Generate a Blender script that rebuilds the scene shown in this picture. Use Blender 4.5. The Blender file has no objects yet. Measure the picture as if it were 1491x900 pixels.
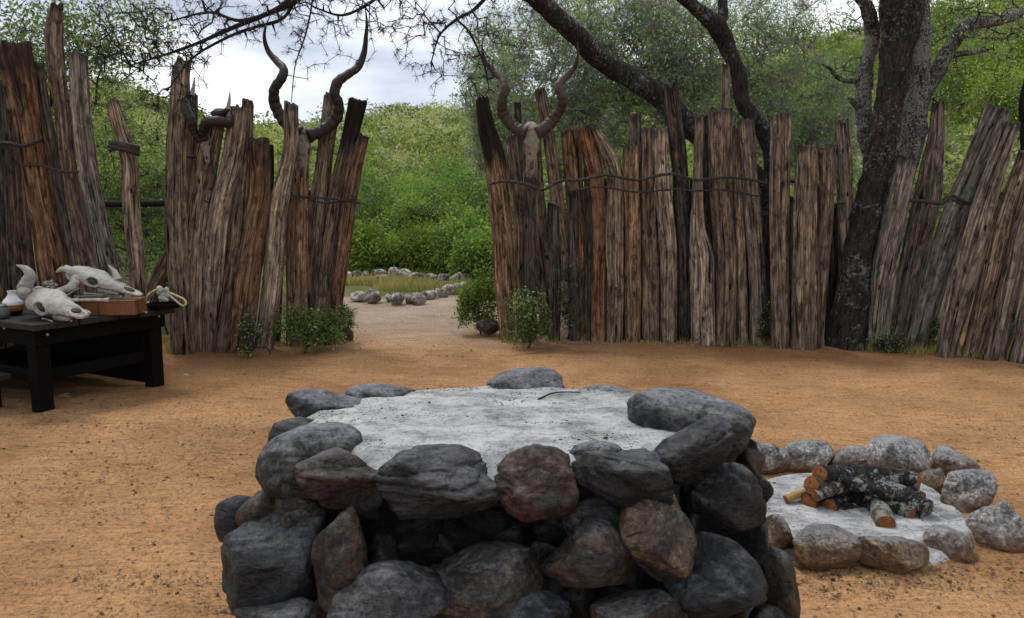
import bpy, math, random
import numpy as np
from mathutils import Vector
S = bpy.context.scene
C = S.collection
R = math.radians

# ------------------------------------------------------------------ camera
FPX, CX, CY, PITCH, CH = 1150.0, 745.5, 450.0, math.atan(150/1150.0), 1.5
cam_d = bpy.data.cameras.new('camera'); cam = bpy.data.objects.new('camera', cam_d); C.objects.link(cam)
cam.location = (0, 0, CH); cam.rotation_euler = (math.pi/2 - PITCH, 0, 0)
cam_d.sensor_width = 36; cam_d.lens = 36*FPX/1491; cam_d.clip_start = 0.05; cam_d.clip_end = 2000
S.camera = cam

# ------------------------------------------------------------------ sky and sun
SUN_EL, SUN_AZ = R(62), R(-35)     # azimuth from +Y, towards -X
w = bpy.data.worlds.new('World'); S.world = w; w.use_nodes = True
nt = w.node_tree; nt.nodes.clear()
def N(nt, t, **k):
    n = nt.nodes.new(t)
    for a, b in k.items():
        if a in n.inputs: n.inputs[a].default_value = b
        else: setattr(n, a, b)
    return n
sky = N(nt, 'ShaderNodeTexSky', sky_type='NISHITA', sun_disc=False, sun_elevation=SUN_EL, sun_rotation=SUN_AZ)
bg1 = N(nt, 'ShaderNodeBackground', Strength=0.12); nt.links.new(sky.outputs[0], bg1.inputs[0])
tc = N(nt, 'ShaderNodeTexCoord')
mp = N(nt, 'ShaderNodeMapping'); mp.inputs['Scale'].default_value = (1.6, 1.6, 6.5); mp.inputs['Location'].default_value = (0.35, 0.2, 0.75)
nt.links.new(tc.outputs['Generated'], mp.inputs[0])
sx = N(nt, 'ShaderNodeSeparateXYZ'); nt.links.new(tc.outputs['Generated'], sx.inputs[0])
ma = N(nt, 'ShaderNodeMath', operation='MULTIPLY_ADD', use_clamp=False); ma.inputs[1].default_value = -0.7; ma.inputs[2].default_value = 0.10; nt.links.new(sx.outputs[2], ma.inputs[0])
mm = N(nt, 'ShaderNodeMath', operation='MAXIMUM'); mm.inputs[1].default_value = -0.03; nt.links.new(ma.outputs[0], mm.inputs[0])
ad = N(nt, 'ShaderNodeMath', operation='ADD')
nz = N(nt, 'ShaderNodeTexNoise', Scale=1.7, Detail=6.0, Roughness=0.5); nt.links.new(mp.outputs[0], nz.inputs['Vector'])
cr = N(nt, 'ShaderNodeValToRGB'); nt.links.new(nz.outputs[0], ad.inputs[0]); nt.links.new(mm.outputs[0], ad.inputs[1]); nt.links.new(ad.outputs[0], cr.inputs[0])
cr.color_ramp.elements[0].position = 0.38; cr.color_ramp.elements[0].color = (0.42, 0.46, 0.55, 1)
cr.color_ramp.elements[1].position = 0.60; cr.color_ramp.elements[1].color = (0.98, 0.98, 0.99, 1)
e = cr.color_ramp.elements.new(0.49); e.color = (0.66, 0.70, 0.78, 1)
bg2 = N(nt, 'ShaderNodeBackground', Strength=1.12); nt.links.new(cr.outputs[0], bg2.inputs[0])
mx = N(nt, 'ShaderNodeMixShader'); mx.inputs[0].default_value = 0.9
nt.links.new(bg1.outputs[0], mx.inputs[1]); nt.links.new(bg2.outputs[0], mx.inputs[2])
wo = N(nt, 'ShaderNodeOutputWorld'); nt.links.new(mx.outputs[0], wo.inputs[0])
sl = bpy.data.lights.new('sun', 'SUN'); sl.energy = 1.3; sl.angle = R(14); sl.color = (1, 0.96, 0.9)
sun = bpy.data.objects.new('sun', sl); C.objects.link(sun)
sd = Vector((math.sin(SUN_AZ)*math.cos(SUN_EL), math.cos(SUN_AZ)*math.cos(SUN_EL), math.sin(SUN_EL)))
sun.rotation_euler = sd.to_track_quat('Z', 'Y').to_euler()
S.view_settings.view_transform = 'Standard'; S.view_settings.look = 'None'
S.view_settings.exposure = 0.35; S.view_settings.gamma = 1.0
S.view_settings.use_curve_mapping = False

# ------------------------------------------------------------------ helpers
def ray(px, py):
    x = (px-CX)/FPX; v = (CY-py)/FPX; c, s = math.cos(PITCH), math.sin(PITCH)
    return np.array([x, c + v*s, -s + v*c])
def at(px, py, Y):
    d = ray(px, py); k = Y/d[1]; return np.array([d[0]*k, Y, CH + d[2]*k])
def gr(px, py, z=0.0):
    d = ray(px, py); k = (z-CH)/d[2]; return np.array([d[0]*k, d[1]*k, z])
def pxm(Y): return Y/FPX           # metres per pixel at depth Y (approx)
def _h(ix, iy, iz, s):
    n = (ix.astype(np.int64)*374761393 + iy.astype(np.int64)*668265263 + iz.astype(np.int64)*2147483647 + s*1274126177) & 0xffffffff
    n = ((n ^ (n >> 13))*1274126177) & 0xffffffff
    n = n ^ (n >> 16)
    return (n & 0xffffff)/float(0xffffff)
def vn(P, s=0):
    P = np.asarray(P, float); I = np.floor(P); F = P-I; F = F*F*(3-2*F); I = I.astype(np.int64)
    x, y, z = I[..., 0], I[..., 1], I[..., 2]; fx, fy, fz = F[..., 0], F[..., 1], F[..., 2]
    def L(a, b, t): return a+(b-a)*t
    a = L(L(_h(x, y, z, s), _h(x+1, y, z, s), fx), L(_h(x, y+1, z, s), _h(x+1, y+1, z, s), fx), fy)
    b = L(L(_h(x, y, z+1, s), _h(x+1, y, z+1, s), fx), L(_h(x, y+1, z+1, s), _h(x+1, y+1, z+1, s), fx), fy)
    return L(a, b, fz)*2-1
def fbm(P, o=4, s=0, g=0.5):
    P = np.asarray(P, float); t = 0; a = 1
    for i in range(o):
        t = t + a*vn(P*(2**i)+i*17.3, s+i); a *= g
    return t
def mesh_np(name, V, F, mat, parent=None, smooth=True, attrs=None, vattr=None, color=None):
    V = np.asarray(V, np.float32); F = np.asarray(F, np.int32)
    me = bpy.data.meshes.new(name); k = F.shape[1]
    me.vertices.add(len(V)); me.vertices.foreach_set('co', V.ravel())
    me.loops.add(F.size); me.loops.foreach_set('vertex_index', F.ravel())
    me.polygons.add(len(F)); me.polygons.foreach_set('loop_start', np.arange(0, F.size, k, dtype=np.int32))
    me.polygons.foreach_set('use_smooth', np.full(len(F), smooth, dtype=bool))
    for nm, a in (attrs or {}).items():
        at_ = me.attributes.new(nm, 'FLOAT', 'FACE'); at_.data.foreach_set('value', np.asarray(a, np.float32).ravel())
    for nm, a in (vattr or {}).items():
        a = np.asarray(a, np.float32)
        if a.ndim == 1: at_ = me.attributes.new(nm, 'FLOAT', 'POINT'); at_.data.foreach_set('value', a)
        else: at_ = me.attributes.new(nm, 'FLOAT_VECTOR', 'POINT'); at_.data.foreach_set('vector', a.ravel())
    me.update(calc_edges=True)
    if mat: me.materials.append(mat)
    o = bpy.data.objects.new(name, me); C.objects.link(o)
    if parent: o.parent = parent
    if color: o.color = (*color, 1)
    return o
def tag(o, label=None, cat=None, group=None, kind=None):
    if label: o['label'] = label
    if cat: o['category'] = cat
    if group: o['group'] = group
    if kind: o['kind'] = kind
    return o
def thing(name, label, cat, loc=(0, 0, 0), group=None):
    o = bpy.data.objects.new(name, None); C.objects.link(o); o.location = [float(v) for v in loc]; o.empty_display_size = 0.1
    return tag(o, label, cat, group)
def child(o, th):                 # parent an object built in world coordinates
    o.parent = th
    l = np.array(th.location)
    me = o.data; n = len(me.vertices); a = np.empty(n*3, np.float32); me.vertices.foreach_get('co', a)
    a = (a.reshape(-1, 3)-l).astype(np.float32); me.vertices.foreach_set('co', a.ravel()); me.update()
    return o
def recenter(o, c):
    c = np.array(c, float); me = o.data; n = len(me.vertices); a = np.empty(n*3, np.float32); me.vertices.foreach_get('co', a)
    me.vertices.foreach_set('co', (a.reshape(-1, 3)-c).astype(np.float32).ravel()); me.update(); o.location = [float(v) for v in c]
    return o
def catmull(P, n):
    P = np.asarray(P, float)
    if len(P) == 2: t = np.linspace(0, 1, n)[:, None]; return P[0]*(1-t)+P[1]*t
    Q = np.vstack([2*P[0]-P[1], P, 2*P[-1]-P[-2]]); L = np.r_[0, np.cumsum(np.linalg.norm(np.diff(P[:, :3], axis=0), axis=1))]
    ts = np.linspace(0, L[-1], n); out = []
    for t in ts:
        i = min(np.searchsorted(L, t, 'right')-1, len(P)-2); u = (t-L[i])/max(L[i+1]-L[i], 1e-9)
        a, b, c, d = Q[i], Q[i+1], Q[i+2], Q[i+3]
        out.append(0.5*((2*b)+(c-a)*u+(2*a-5*b+4*c-d)*u*u+(3*b-a-3*c+d)*u**3))
    return np.array(out)
def tube_arr(P, r, k=8, cap=True):
    """P (n,3), r (n,) -> verts, quads (caps collapse to a point)"""
    P = np.asarray(P, float); n = len(P); r = np.broadcast_to(np.asarray(r, float), (n,)).copy()
    T = np.gradient(P, axis=0); T /= np.linalg.norm(T, axis=1)[:, None]+1e-12
    u = np.cross(T[0], [0.31, 0.77, 0.55]); u /= np.linalg.norm(u); U = [u]
    for i in range(1, n):
        u = U[-1]-T[i]*np.dot(U[-1], T[i]); u /= np.linalg.norm(u)+1e-12; U.append(u)
    U = np.array(U); W = np.cross(T, U); th = np.linspace(0, 2*np.pi, k, endpoint=False)
    V = P[:, None]+r[:, None, None]*(np.cos(th)[None, :, None]*U[:, None]+np.sin(th)[None, :, None]*W[:, None])
    V = V.reshape(-1, 3); i = np.arange(n-1)[:, None]*k; j = np.arange(k)[None]; j2 = (j+1) % k
    F = np.stack([i+j, i+j2, i+k+j2, i+k+j], -1).reshape(-1, 4)
    if cap:
        V = np.vstack([V, P[0], P[-1]]); a, b = len(V)-2, len(V)-1; jj = np.arange(0, k, 1); h = jj[::2]
        F = np.vstack([F, np.stack([np.full(len(h), a), (h+2) % k, (h+1) % k, h], -1), np.stack([np.full(len(h), b), (n-1)*k+h, (n-1)*k+(h+1) % k, (n-1)*k+(h+2) % k], -1)])
    return V, F
def join(parts):
    Vs, Fs, o = [], [], 0
    for V, F in parts: Vs.append(V); Fs.append(F+o); o += len(V)
    return np.vstack(Vs), np.vstack(Fs)
def segs_arr(A, B, ra, rb, k=4):
    """many straight tapered prisms at once"""
    A, B = np.asarray(A, float), np.asarray(B, float); T = B-A; T /= np.linalg.norm(T, axis=1)[:, None]+1e-12
    ref = np.where(np.abs(T[:, 2:3]) > 0.9, np.array([[1., 0, 0]]), np.array([[0, 0, 1.]]))
    U = np.cross(T, ref); U /= np.linalg.norm(U, axis=1)[:, None]; W = np.cross(T, U); th = np.linspace(0, 2*np.pi, k, endpoint=False)
    ring = np.cos(th)[None, :, None]*U[:, None]+np.sin(th)[None, :, None]*W[:, None]
    V = np.concatenate([A[:, None]+ring*np.asarray(ra)[:, None, None], B[:, None]+ring*np.asarray(rb)[:, None, None]], 1).reshape(-1, 3)
    i = np.arange(len(A))[:, None]*2*k; j = np.arange(k)[None]; j2 = (j+1) % k
    return V, np.stack([i+j, i+j2, i+k+j2, i+k+j], -1).reshape(-1, 4)
def leaves_arr(P, size, rng, asp=0.5, up=0.3, flat=1.0):
    n = len(P); D = rng.normal(size=(n, 3)); D[:, 2] *= flat; D /= np.linalg.norm(D, axis=1)[:, None]
    E = rng.normal(size=(n, 3)); E[:, 2] *= (1-up); E = np.cross(D, E); E /= np.linalg.norm(E, axis=1)[:, None]+1e-9
    s = size*rng.uniform(0.6, 1.4, n)[:, None]
    V = np.stack([P-D*s*.5, P+E*s*asp*.5, P+D*s*.5, P-E*s*asp*.5], 1).reshape(-1, 3)
    return V, np.arange(4*n).reshape(n, 4)

# ------------------------------------------------------------------ materials
def mat(name):
    m = bpy.data.materials.new(name); m.use_nodes = True; nt = m.node_tree; b = nt.nodes['Principled BSDF']; b.inputs['Specular IOR Level'].default_value = 0.25
    return m, nt, b, nt.links.new
def ramp(nt, fac, stops):
    r = N(nt, 'ShaderNodeValToRGB'); nt.links.new(fac, r.inputs[0]); el = r.color_ramp.elements
    for i, (p, c) in enumerate(stops):
        c = (*c, 1) if len(c) == 3 else c
        if i < 2: el[i].position = p; el[i].color = c
        else: e = el.new(p); e.color = c
    return r.outputs[0]
def mixc(nt, fac, a, b, mode='MIX'):
    m = N(nt, 'ShaderNodeMix', data_type='RGBA', blend_type=mode)
    for i, v in ((0, fac), (6, a), (7, b)):
        if isinstance(v, (int, float)): m.inputs[i].default_value = v
        elif isinstance(v, tuple): m.inputs[i].default_value = (*v, 1)
        else: nt.links.new(v, m.inputs[i])
    return m.outputs[2]
def noise(nt, vec, sc, det=4, rough=0.6, dist=0.0):
    n = N(nt, 'ShaderNodeTexNoise', Scale=sc, Detail=det, Roughness=rough, Distortion=dist)
    if vec: nt.links.new(vec, n.inputs['Vector'])
    return n.outputs[0]
def mapping(nt, vec, sc):
    m = N(nt, 'ShaderNodeMapping'); m.inputs['Scale'].default_value = sc; nt.links.new(vec, m.inputs[0]); return m.outputs[0]
def bump(nt, h, strength, dist, prev=None):
    b = N(nt, 'ShaderNodeBump', Strength=strength, Distance=dist); nt.links.new(h, b.inputs['Height'])
    if prev: nt.links.new(prev, b.inputs['Normal'])
    return b.outputs[0]
def math_(nt, op, a, b=0.5, clamp=False):
    m = N(nt, 'ShaderNodeMath', operation=op, use_clamp=clamp)
    for i, v in ((0, a), (1, b)):
        if isinstance(v, (int, float)): m.inputs[i].default_value = v
        else: nt.links.new(v, m.inputs[i])
    return m.outputs[0]

def make_wood():
    m, nt, b, L = mat('weathered_wood')
    a = N(nt, 'ShaderNodeAttribute', attribute_name='grain').outputs['Vector']
    oi = N(nt, 'ShaderNodeObjectInfo')
    off = N(nt, 'ShaderNodeVectorMath', operation='ADD'); L(a, off.inputs[0])
    sc = N(nt, 'ShaderNodeVectorMath', operation='SCALE'); sc.inputs[0].default_value = (31, 17, 23); L(oi.outputs['Random'], sc.inputs['Scale']); L(sc.outputs[0], off.inputs[1])
    v = off.outputs[0]
    g1 = noise(nt, mapping(nt, v, (1, 1, 0.022)), 75, 5, 0.65, 0.5)
    g2 = noise(nt, mapping(nt, v, (1, 1, 0.05)), 26, 4, 0.6, 1.2)
    g3 = noise(nt, mapping(nt, v, (1, 1, 0.25)), 7, 3, 0.6, 0.5); g4 = noise(nt, mapping(nt, v, (1, 1, 0.4)), 16, 6, 0.7, 0.8)
    base = ramp(nt, g2, [(0.3, (0.35, 0.30, 0.27)), (0.5, (1.05, 1.02, 1.0)), (0.66, (2.2, 2.1, 1.95))])
    col = mixc(nt, 1.0, oi.outputs['Color'], base, 'MULTIPLY')
    grey = ramp(nt, g3, [(0.42, (0, 0, 0)), (0.68, (1, 1, 1))])
    gm = math_(nt, 'MULTIPLY', grey, 0.4)
    col = mixc(nt, gm, col, (0.175, 0.145, 0.115))
    streak = ramp(nt, g1, [(0.34, (0.22, 0.2, 0.19)), (0.45, (0.88, 0.88, 0.88)), (0.66, (1.5, 1.45, 1.4))])
    col = mixc(nt, 1.0, col, streak, 'MULTIPLY')
    crk = ramp(nt, g2, [(0.33, (0.12, 0.1, 0.09)), (0.41, (1, 1, 1))])
    col = mixc(nt, 1.0, col, crk, 'MULTIPLY')
    vo = N(nt, 'ShaderNodeTexVoronoi', Scale=7.0); L(mapping(nt, v, (1, 1, 0.45)), vo.inputs['Vector'])
    kn = ramp(nt, vo.outputs['Distance'], [(0.07, (0.1, 0.08, 0.07)), (0.12, (1, 1, 1))])
    col = mixc(nt, 1.0, col, kn, 'MULTIPLY')
    col = mixc(nt, 1.0, col, ramp(nt, g4, [(0.38, (0.38, 0.36, 0.34)), (0.5, (0.95, 0.95, 0.95)), (0.62, (1.45, 1.42, 1.38))]), 'MULTIPLY')
    ch = N(nt, 'ShaderNodeAttribute', attribute_name='char').outputs['Fac']
    col = mixc(nt, ch, col, (0.014, 0.013, 0.012))
    L(col, b.inputs['Base Color']); b.inputs['Roughness'].default_value = 0.85; b.inputs['Specular IOR Level'].default_value = 0.15
    n = bump(nt, g2, 1.0, 0.04); n = bump(nt, g1, 1.0, 0.016, n); n = bump(nt, g4, 0.8, 0.03, n); L(n, b.inputs['Normal'])
    return m
def make_stone(name, dust, rough=0.8, speck=0.5, soil=0.0, DLO=0.5, SPEC=0.25):
    m, nt, b, L = mat(name)
    oi = N(nt, 'ShaderNodeObjectInfo'); tc = N(nt, 'ShaderNodeTexCoord'); geo = N(nt, 'ShaderNodeNewGeometry')
    off = N(nt, 'ShaderNodeVectorMath', operation='ADD'); L(geo.outputs['Position'], off.inputs[0])
    sc = N(nt, 'ShaderNodeVectorMath', operation='SCALE'); sc.inputs[0].default_value = (31, 17, 23); L(oi.outputs['Random'], sc.inputs['Scale']); L(sc.outputs[0], off.inputs[1]); v = off.outputs[0]
    n1 = noise(nt, v, 9, 6, 0.6, 0.8); n2 = noise(nt, v, 60, 6, 0.75); n3 = noise(nt, mapping(nt, v, (1, 1, 3.2)), 16, 5, 0.7, 2.0)
    base = ramp(nt, n1, [(0.38, (0.35, 0.35, 0.36)), (0.52, (1, 1, 1)), (0.64, (1.9, 1.75, 1.6))])
    col = mixc(nt, 1.0, oi.outputs['Color'], base, 'MULTIPLY')
    sp = ramp(nt, n2, [(0.40, (0.2, 0.2, 0.2)), (0.5, (1, 1, 1)), (0.60, (2.4, 2.4, 2.4))])
    col = mixc(nt, speck, col, mixc(nt, 1.0, col, sp, 'MULTIPLY'))
    vein = ramp(nt, n3, [(0.44, (1, 1, 1)), (0.47, (0.15, 0.14, 0.13)), (0.50, (1, 1, 1))])
    col = mixc(nt, 0.6, col, mixc(nt, 1.0, col, vein, 'MULTIPLY'))
    if dust:
        nsep = N(nt, 'ShaderNodeSeparateXYZ'); L(geo.outputs['Normal'], nsep.inputs[0])
        k = math_(nt, 'ADD', nsep.outputs[2], math_(nt, 'MULTIPLY', math_(nt, 'SUBTRACT', n1, 0.5), 1.6))
        k = ramp(nt, k, [(0.62, (0, 0, 0)), (1.1, (dust, dust, dust))]) if False else ramp(nt, math_(nt, 'MULTIPLY', k, 0.8), [(DLO, (0, 0, 0)), (0.85, (dust, dust, dust))])
        col = mixc(nt, math_(nt, 'MULTIPLY', k, ramp(nt, n2, [(0.35, (0.15, 0.15, 0.15)), (0.55, (1, 1, 1))])), col, (0.30, 0.31, 0.33))
    if soil:
        ps = N(nt, 'ShaderNodeSeparateXYZ'); L(geo.outputs['Position'], ps.inputs[0])
        k = math_(nt, 'ADD', ps.outputs[2], math_(nt, 'MULTIPLY', math_(nt, 'SUBTRACT', n1, 0.5), 0.14))
        k = ramp(nt, k, [(0.03, (soil, soil, soil)), (0.13, (0, 0, 0))])
        col = mixc(nt, k, col, (0.22, 0.11, 0.05))
    L(col, b.inputs['Base Color']); L(ramp(nt, n2, [(0.4, (rough-.15,)*3), (0.6, (rough+.1,)*3)]), b.inputs['Roughness']); b.inputs['Specular IOR Level'].default_value = SPEC
    n = bump(nt, n3, 1.0, 0.03); n = bump(nt, n2, 0.9, 0.012, n); n = bump(nt, n1, 0.5, 0.04, n); L(n, b.inputs['Normal'])
    return m
def make_bark(name, base, lich, dark=0.35, amount=(0.56, 0.62), ls=26):
    m, nt, b, L = mat(name); geo = N(nt, 'ShaderNodeNewGeometry'); v = geo.outputs['Position']
    n1 = noise(nt, mapping(nt, v, (1, 1, 0.22)), 34, 6, 0.7, 1.0); n2 = noise(nt, v, ls, 6, 0.75, 0.4); n3 = noise(nt, v, 3.0, 3)
    col = mixc(nt, ramp(nt, n1, [(0.4, (0, 0, 0)), (0.6, (1, 1, 1))]), tuple(c*dark for c in base), tuple(c*1.9 for c in base))
    lm = ramp(nt, math_(nt, 'ADD', n2, math_(nt, 'MULTIPLY', math_(nt, 'SUBTRACT', n3, 0.5), 0.5)), [(amount[0], (0, 0, 0)), (amount[1], (1, 1, 1))])
    col = mixc(nt, lm, col, lich)
    L(col, b.inputs['Base Color']); b.inputs['Roughness'].default_value = 0.9
    n = bump(nt, n1, 1.0, 0.06); n = bump(nt, n2, 0.8, 0.02, n); L(n, b.inputs['Normal']); return m
def make_leaf(name, stops, tr=0.35):
    m, nt, b, L = mat(name)
    a = N(nt, 'ShaderNodeAttribute', attribute_name='rnd').outputs['Fac']; col = ramp(nt, a, stops)
    L(col, b.inputs['Base Color']); b.inputs['Roughness'].default_value = 0.6; b.inputs['Specular IOR Level'].default_value = 0.3
    t = N(nt, 'ShaderNodeBsdfTranslucent'); L(mixc(nt, 1.0, col, (1.35, 1.45, 0.8), 'MULTIPLY'), t.inputs[0])
    mx = N(nt, 'ShaderNodeMixShader'); mx.inputs[0].default_value = tr
    L(b.outputs[0], mx.inputs[1]); L(t.outputs[0], mx.inputs[2]); L(mx.outputs[0], nt.nodes['Material Output'].inputs[0]); return m
def make_simple(name, c, rough=0.8, var=0.4, sc=30, bmp=0.3, bd=0.004, stretch=None, spec=0.25):
    m, nt, b, L = mat(name); tc = N(nt, 'ShaderNodeTexCoord'); v = tc.outputs['Object']
    if stretch: v = mapping(nt, v, stretch)
    n1 = noise(nt, v, sc, 5, 0.65, 0.5)
    col = mixc(nt, n1, tuple(x*(1-var) for x in c), tuple(x*(1+var) for x in c))
    st = ramp(nt, n1, [(0.34, (0.3, 0.28, 0.26)), (0.44, (1, 1, 1))]) ; col = mixc(nt, var, col, mixc(nt, 1.0, col, st, 'MULTIPLY'))
    L(col, b.inputs['Base Color']); b.inputs['Roughness'].default_value = rough; b.inputs['Specular IOR Level'].default_value = spec
    L(bump(nt, n1, bmp, bd), b.inputs['Normal']); return m
def make_ash(name):
    m, nt, b, L = mat(name); geo = N(nt, 'ShaderNodeNewGeometry'); v = geo.outputs['Position']
    n1 = noise(nt, mapping(nt, v, (1, 1.5, 1)), 6, 8, 0.68, 0.3); n2 = noise(nt, v, 130, 4, 0.7); n3 = noise(nt, v, 38, 3, 0.6)
    col = ramp(nt, n1, [(0.38, (0.22, 0.22, 0.215)), (0.5, (0.36, 0.36, 0.355)), (0.62, (0.47, 0.465, 0.455))])
    s1 = ramp(nt, math_(nt, 'ADD', n2, math_(nt, 'MULTIPLY', n1, 0.12)), [(0.42, (0.22, 0.22, 0.22)), (0.50, (1, 1, 1))]); col = mixc(nt, 0.8, col, mixc(nt, 1.0, col, s1, 'MULTIPLY'))
    s2 = ramp(nt, n3, [(0.36, (0.4, 0.4, 0.4)), (0.46, (1, 1, 1))]); col = mixc(nt, 0.5, col, mixc(nt, 1.0, col, s2, 'MULTIPLY'))
    L(col, b.inputs['Base Color']); b.inputs['Roughness'].default_value = 0.95; b.inputs['Specular IOR Level'].default_value = 0.05
    L(bump(nt, n2, 0.5, 0.004, bump(nt, n3, 0.4, 0.012)), b.inputs['Normal']); return m
def make_ground():
    m, nt, b, L = mat('ground'); geo = N(nt, 'ShaderNodeNewGeometry'); v = geo.outputs['Position']
    a = N(nt, 'ShaderNodeAttribute', attribute_name='zone').outputs['Color']
    n1 = noise(nt, v, 1.1, 5, 0.6, 0.8); n2 = noise(nt, v, 45, 6, 0.75); n3 = noise(nt, mapping(nt, v, (0.5, 2.4, 1)), 9, 6, 0.7, 1.0); n4 = noise(nt, v, 170, 3, 0.7)
    col = mixc(nt, 1.0, a, ramp(nt, n1, [(0.36, (0.82, 0.79, 0.75)), (0.5, (1, 1, 1)), (0.64, (1.14, 1.14, 1.14))]), 'MULTIPLY')
    col = mixc(nt, 1.0, col, ramp(nt, n2, [(0.36, (0.5, 0.46, 0.42)), (0.48, (1, 1, 1)), (0.65, (1.25, 1.24, 1.22))]), 'MULTIPLY')
    col = mixc(nt, 1.0, col, ramp(nt, n3, [(0.34, (0.72, 0.68, 0.62)), (0.44, (1.0, 1.0, 1.0)), (0.62, (1.14, 1.14, 1.14))]), 'MULTIPLY')
    col = mixc(nt, 1.0, col, ramp(nt, n4, [(0.36, (0.3, 0.26, 0.22)), (0.44, (1, 1, 1))]), 'MULTIPLY')
    L(col, b.inputs['Base Color']); b.inputs['Roughness'].default_value = 0.95; b.inputs['Specular IOR Level'].default_value = 0.1
    n = bump(nt, n3, 0.5, 0.03); n = bump(nt, n2, 0.55, 0.012, n); L(n, b.inputs['Normal']); return m

M_wood = make_wood()
M_stone = make_stone('hearth_stone', 0.42, 0.5, 0.55, SPEC=0.45)
M_stonedust = make_stone('dusty_hearth_stone', 0.95, 0.65, 0.6, DLO=.34)
M_pit = make_stone('pit_stone', 0.9, 0.85, 0.7, soil=0.85, DLO=0.35)
M_rock = make_stone('pale_rock', 0.0, 0.9, 0.4)
M_mortar = make_simple('mortar', (0.07, 0.064, 0.055), 0.9, 0.6, 26, 0.9, 0.03)
M_ash = make_ash('ash')
M_barkdark = make_bark('dark_bark', (0.034, 0.028, 0.024), (0.22, 0.22, 0.20), 0.25, (0.585, 0.62))
M_barktrunk = make_bark('trunk_bark', (0.033, 0.025, 0.020), (0.19, 0.185, 0.165), 0.2, (0.575, 0.61))
M_barklich = make_bark('lichened_bark', (0.055, 0.047, 0.04), (0.30, 0.30, 0.275), 0.2, (0.50, 0.54), 48)
M_twig = make_simple('twig_bark', (0.045, 0.040, 0.036), 0.9, 0.4, 20)
M_twigblack = make_simple('black_twig', (0.018, 0.016, 0.015), 0.9, 0.3, 20)
M_twiggrey = make_simple('grey_twig', (0.24, 0.23, 0.21), 0.9, 0.4, 20)
M_leaf_shrub = make_leaf('shrub_leaf', [(0, (0.045, 0.085, 0.02)), (0.5, (0.13, 0.20, 0.05)), (0.8, (0.24, 0.33, 0.09)), (1, (0.48, 0.52, 0.32))])
M_leaf_green = make_leaf('green_leaf', [(0, (0.04, 0.08, 0.018)), (0.4, (0.13, 0.22, 0.045)), (0.75, (0.26, 0.36, 0.08)), (1, (0.36, 0.44, 0.12))], .42)
M_leaf_yell = make_leaf('yellow_green_leaf', [(0, (0.068, 0.121, 0.016)), (0.5, (0.176, 0.257, 0.034)), (1, (0.324, 0.405, 0.061))])
M_leaf_acac = make_leaf('acacia_leaf', [(0, (0.12, 0.19, 0.08)), (0.5, (0.27, 0.38, 0.17)), (1, (0.46, 0.55, 0.32))], .5)
M_leaf_hill = make_leaf('hill_leaf', [(0, (0.07, 0.10, 0.035)), (0.3, (0.15, 0.20, 0.06)), (0.5, (0.26, 0.31, 0.10)), (0.72, (0.42, 0.42, 0.15)), (0.85, (0.42, 0.42, 0.22)), (1, (0.46, 0.44, 0.36))], 0.38)
M_grass = make_leaf('grass_blade', [(0, (0.09, 0.14, 0.03)), (0.4, (0.21, 0.23, 0.07)), (0.7, (0.36, 0.29, 0.13)), (1, (0.48, 0.36, 0.2))])
M_bone = make_simple('bone', (0.38, 0.36, 0.31), 0.6, 0.45, 22, 0.9, 0.012)
M_bonedirty = make_simple('dirty_bone', (0.33, 0.29, 0.24), 0.7, 0.5, 22, 0.7, 0.008)
M_socket = make_simple('socket_shadow', (0.06, 0.05, 0.04), 0.9, 0.3, 30)
M_skullwood = make_simple('stained_bone', (0.21, 0.175, 0.14), 0.8, 0.8, 26, 0.9, 0.01)
M_hornbr = make_simple('brown_horn', (0.048, 0.032, 0.022), 0.5, 0.5, 20, 0.6, 0.006, (1, 1, 2.5))
M_hornb = make_simple('dark_horn', (0.026, 0.018, 0.013), 0.5, 0.5, 20, 0.6, 0.006, (1, 1, 2.5))
M_horng = make_simple('grey_horn', (0.26, 0.25, 0.23), 0.5, 0.4, 20, 0.5, 0.004, (1, 1, 2.5))
M_wire = make_simple('rusted_wire', (0.035, 0.028, 0.024), 0.6, 0.4, 60)
M_table = make_simple('dark_oiled_wood', (0.006, 0.005, 0.0045), 0.8, 0.5, 12, 0.6, 0.01, (6, 0.6, 6), 0.05)
M_tabletop = make_simple('worn_tabletop', (0.032, 0.028, 0.025), 0.7, 0.8, 12, 0.9, 0.012, (0.9, 6, 6), 0.12)
M_box = make_simple('varnished_wood', (0.17, 0.065, 0.022), 0.4, 0.6, 9, 0.4, 0.003, (5, 1, 0.6), 0.5)
M_rope = make_simple('pale_rope', (0.50, 0.42, 0.26), 0.8, 0.4, 60, 0.8, 0.004)
M_nail = make_simple('bolt_head', (0.35, 0.35, 0.35), 0.4, 0.2, 30)
M_litter = make_leaf('dry_litter', [(0, (0.035, 0.02, 0.012)), (0.6, (0.09, 0.05, 0.025)), (1, (0.25, 0.17, 0.1))], 0.1)
M_cut = make_simple('cut_log_end', (0.24, 0.085, 0.028), 0.8, 0.7, 45, 0.8, 0.008)
M_reed = make_simple('yellow_reed', (0.36, 0.23, 0.07), 0.7, 0.5, 14, 0.6, 0.006, (8, 8, 0.5))

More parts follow.
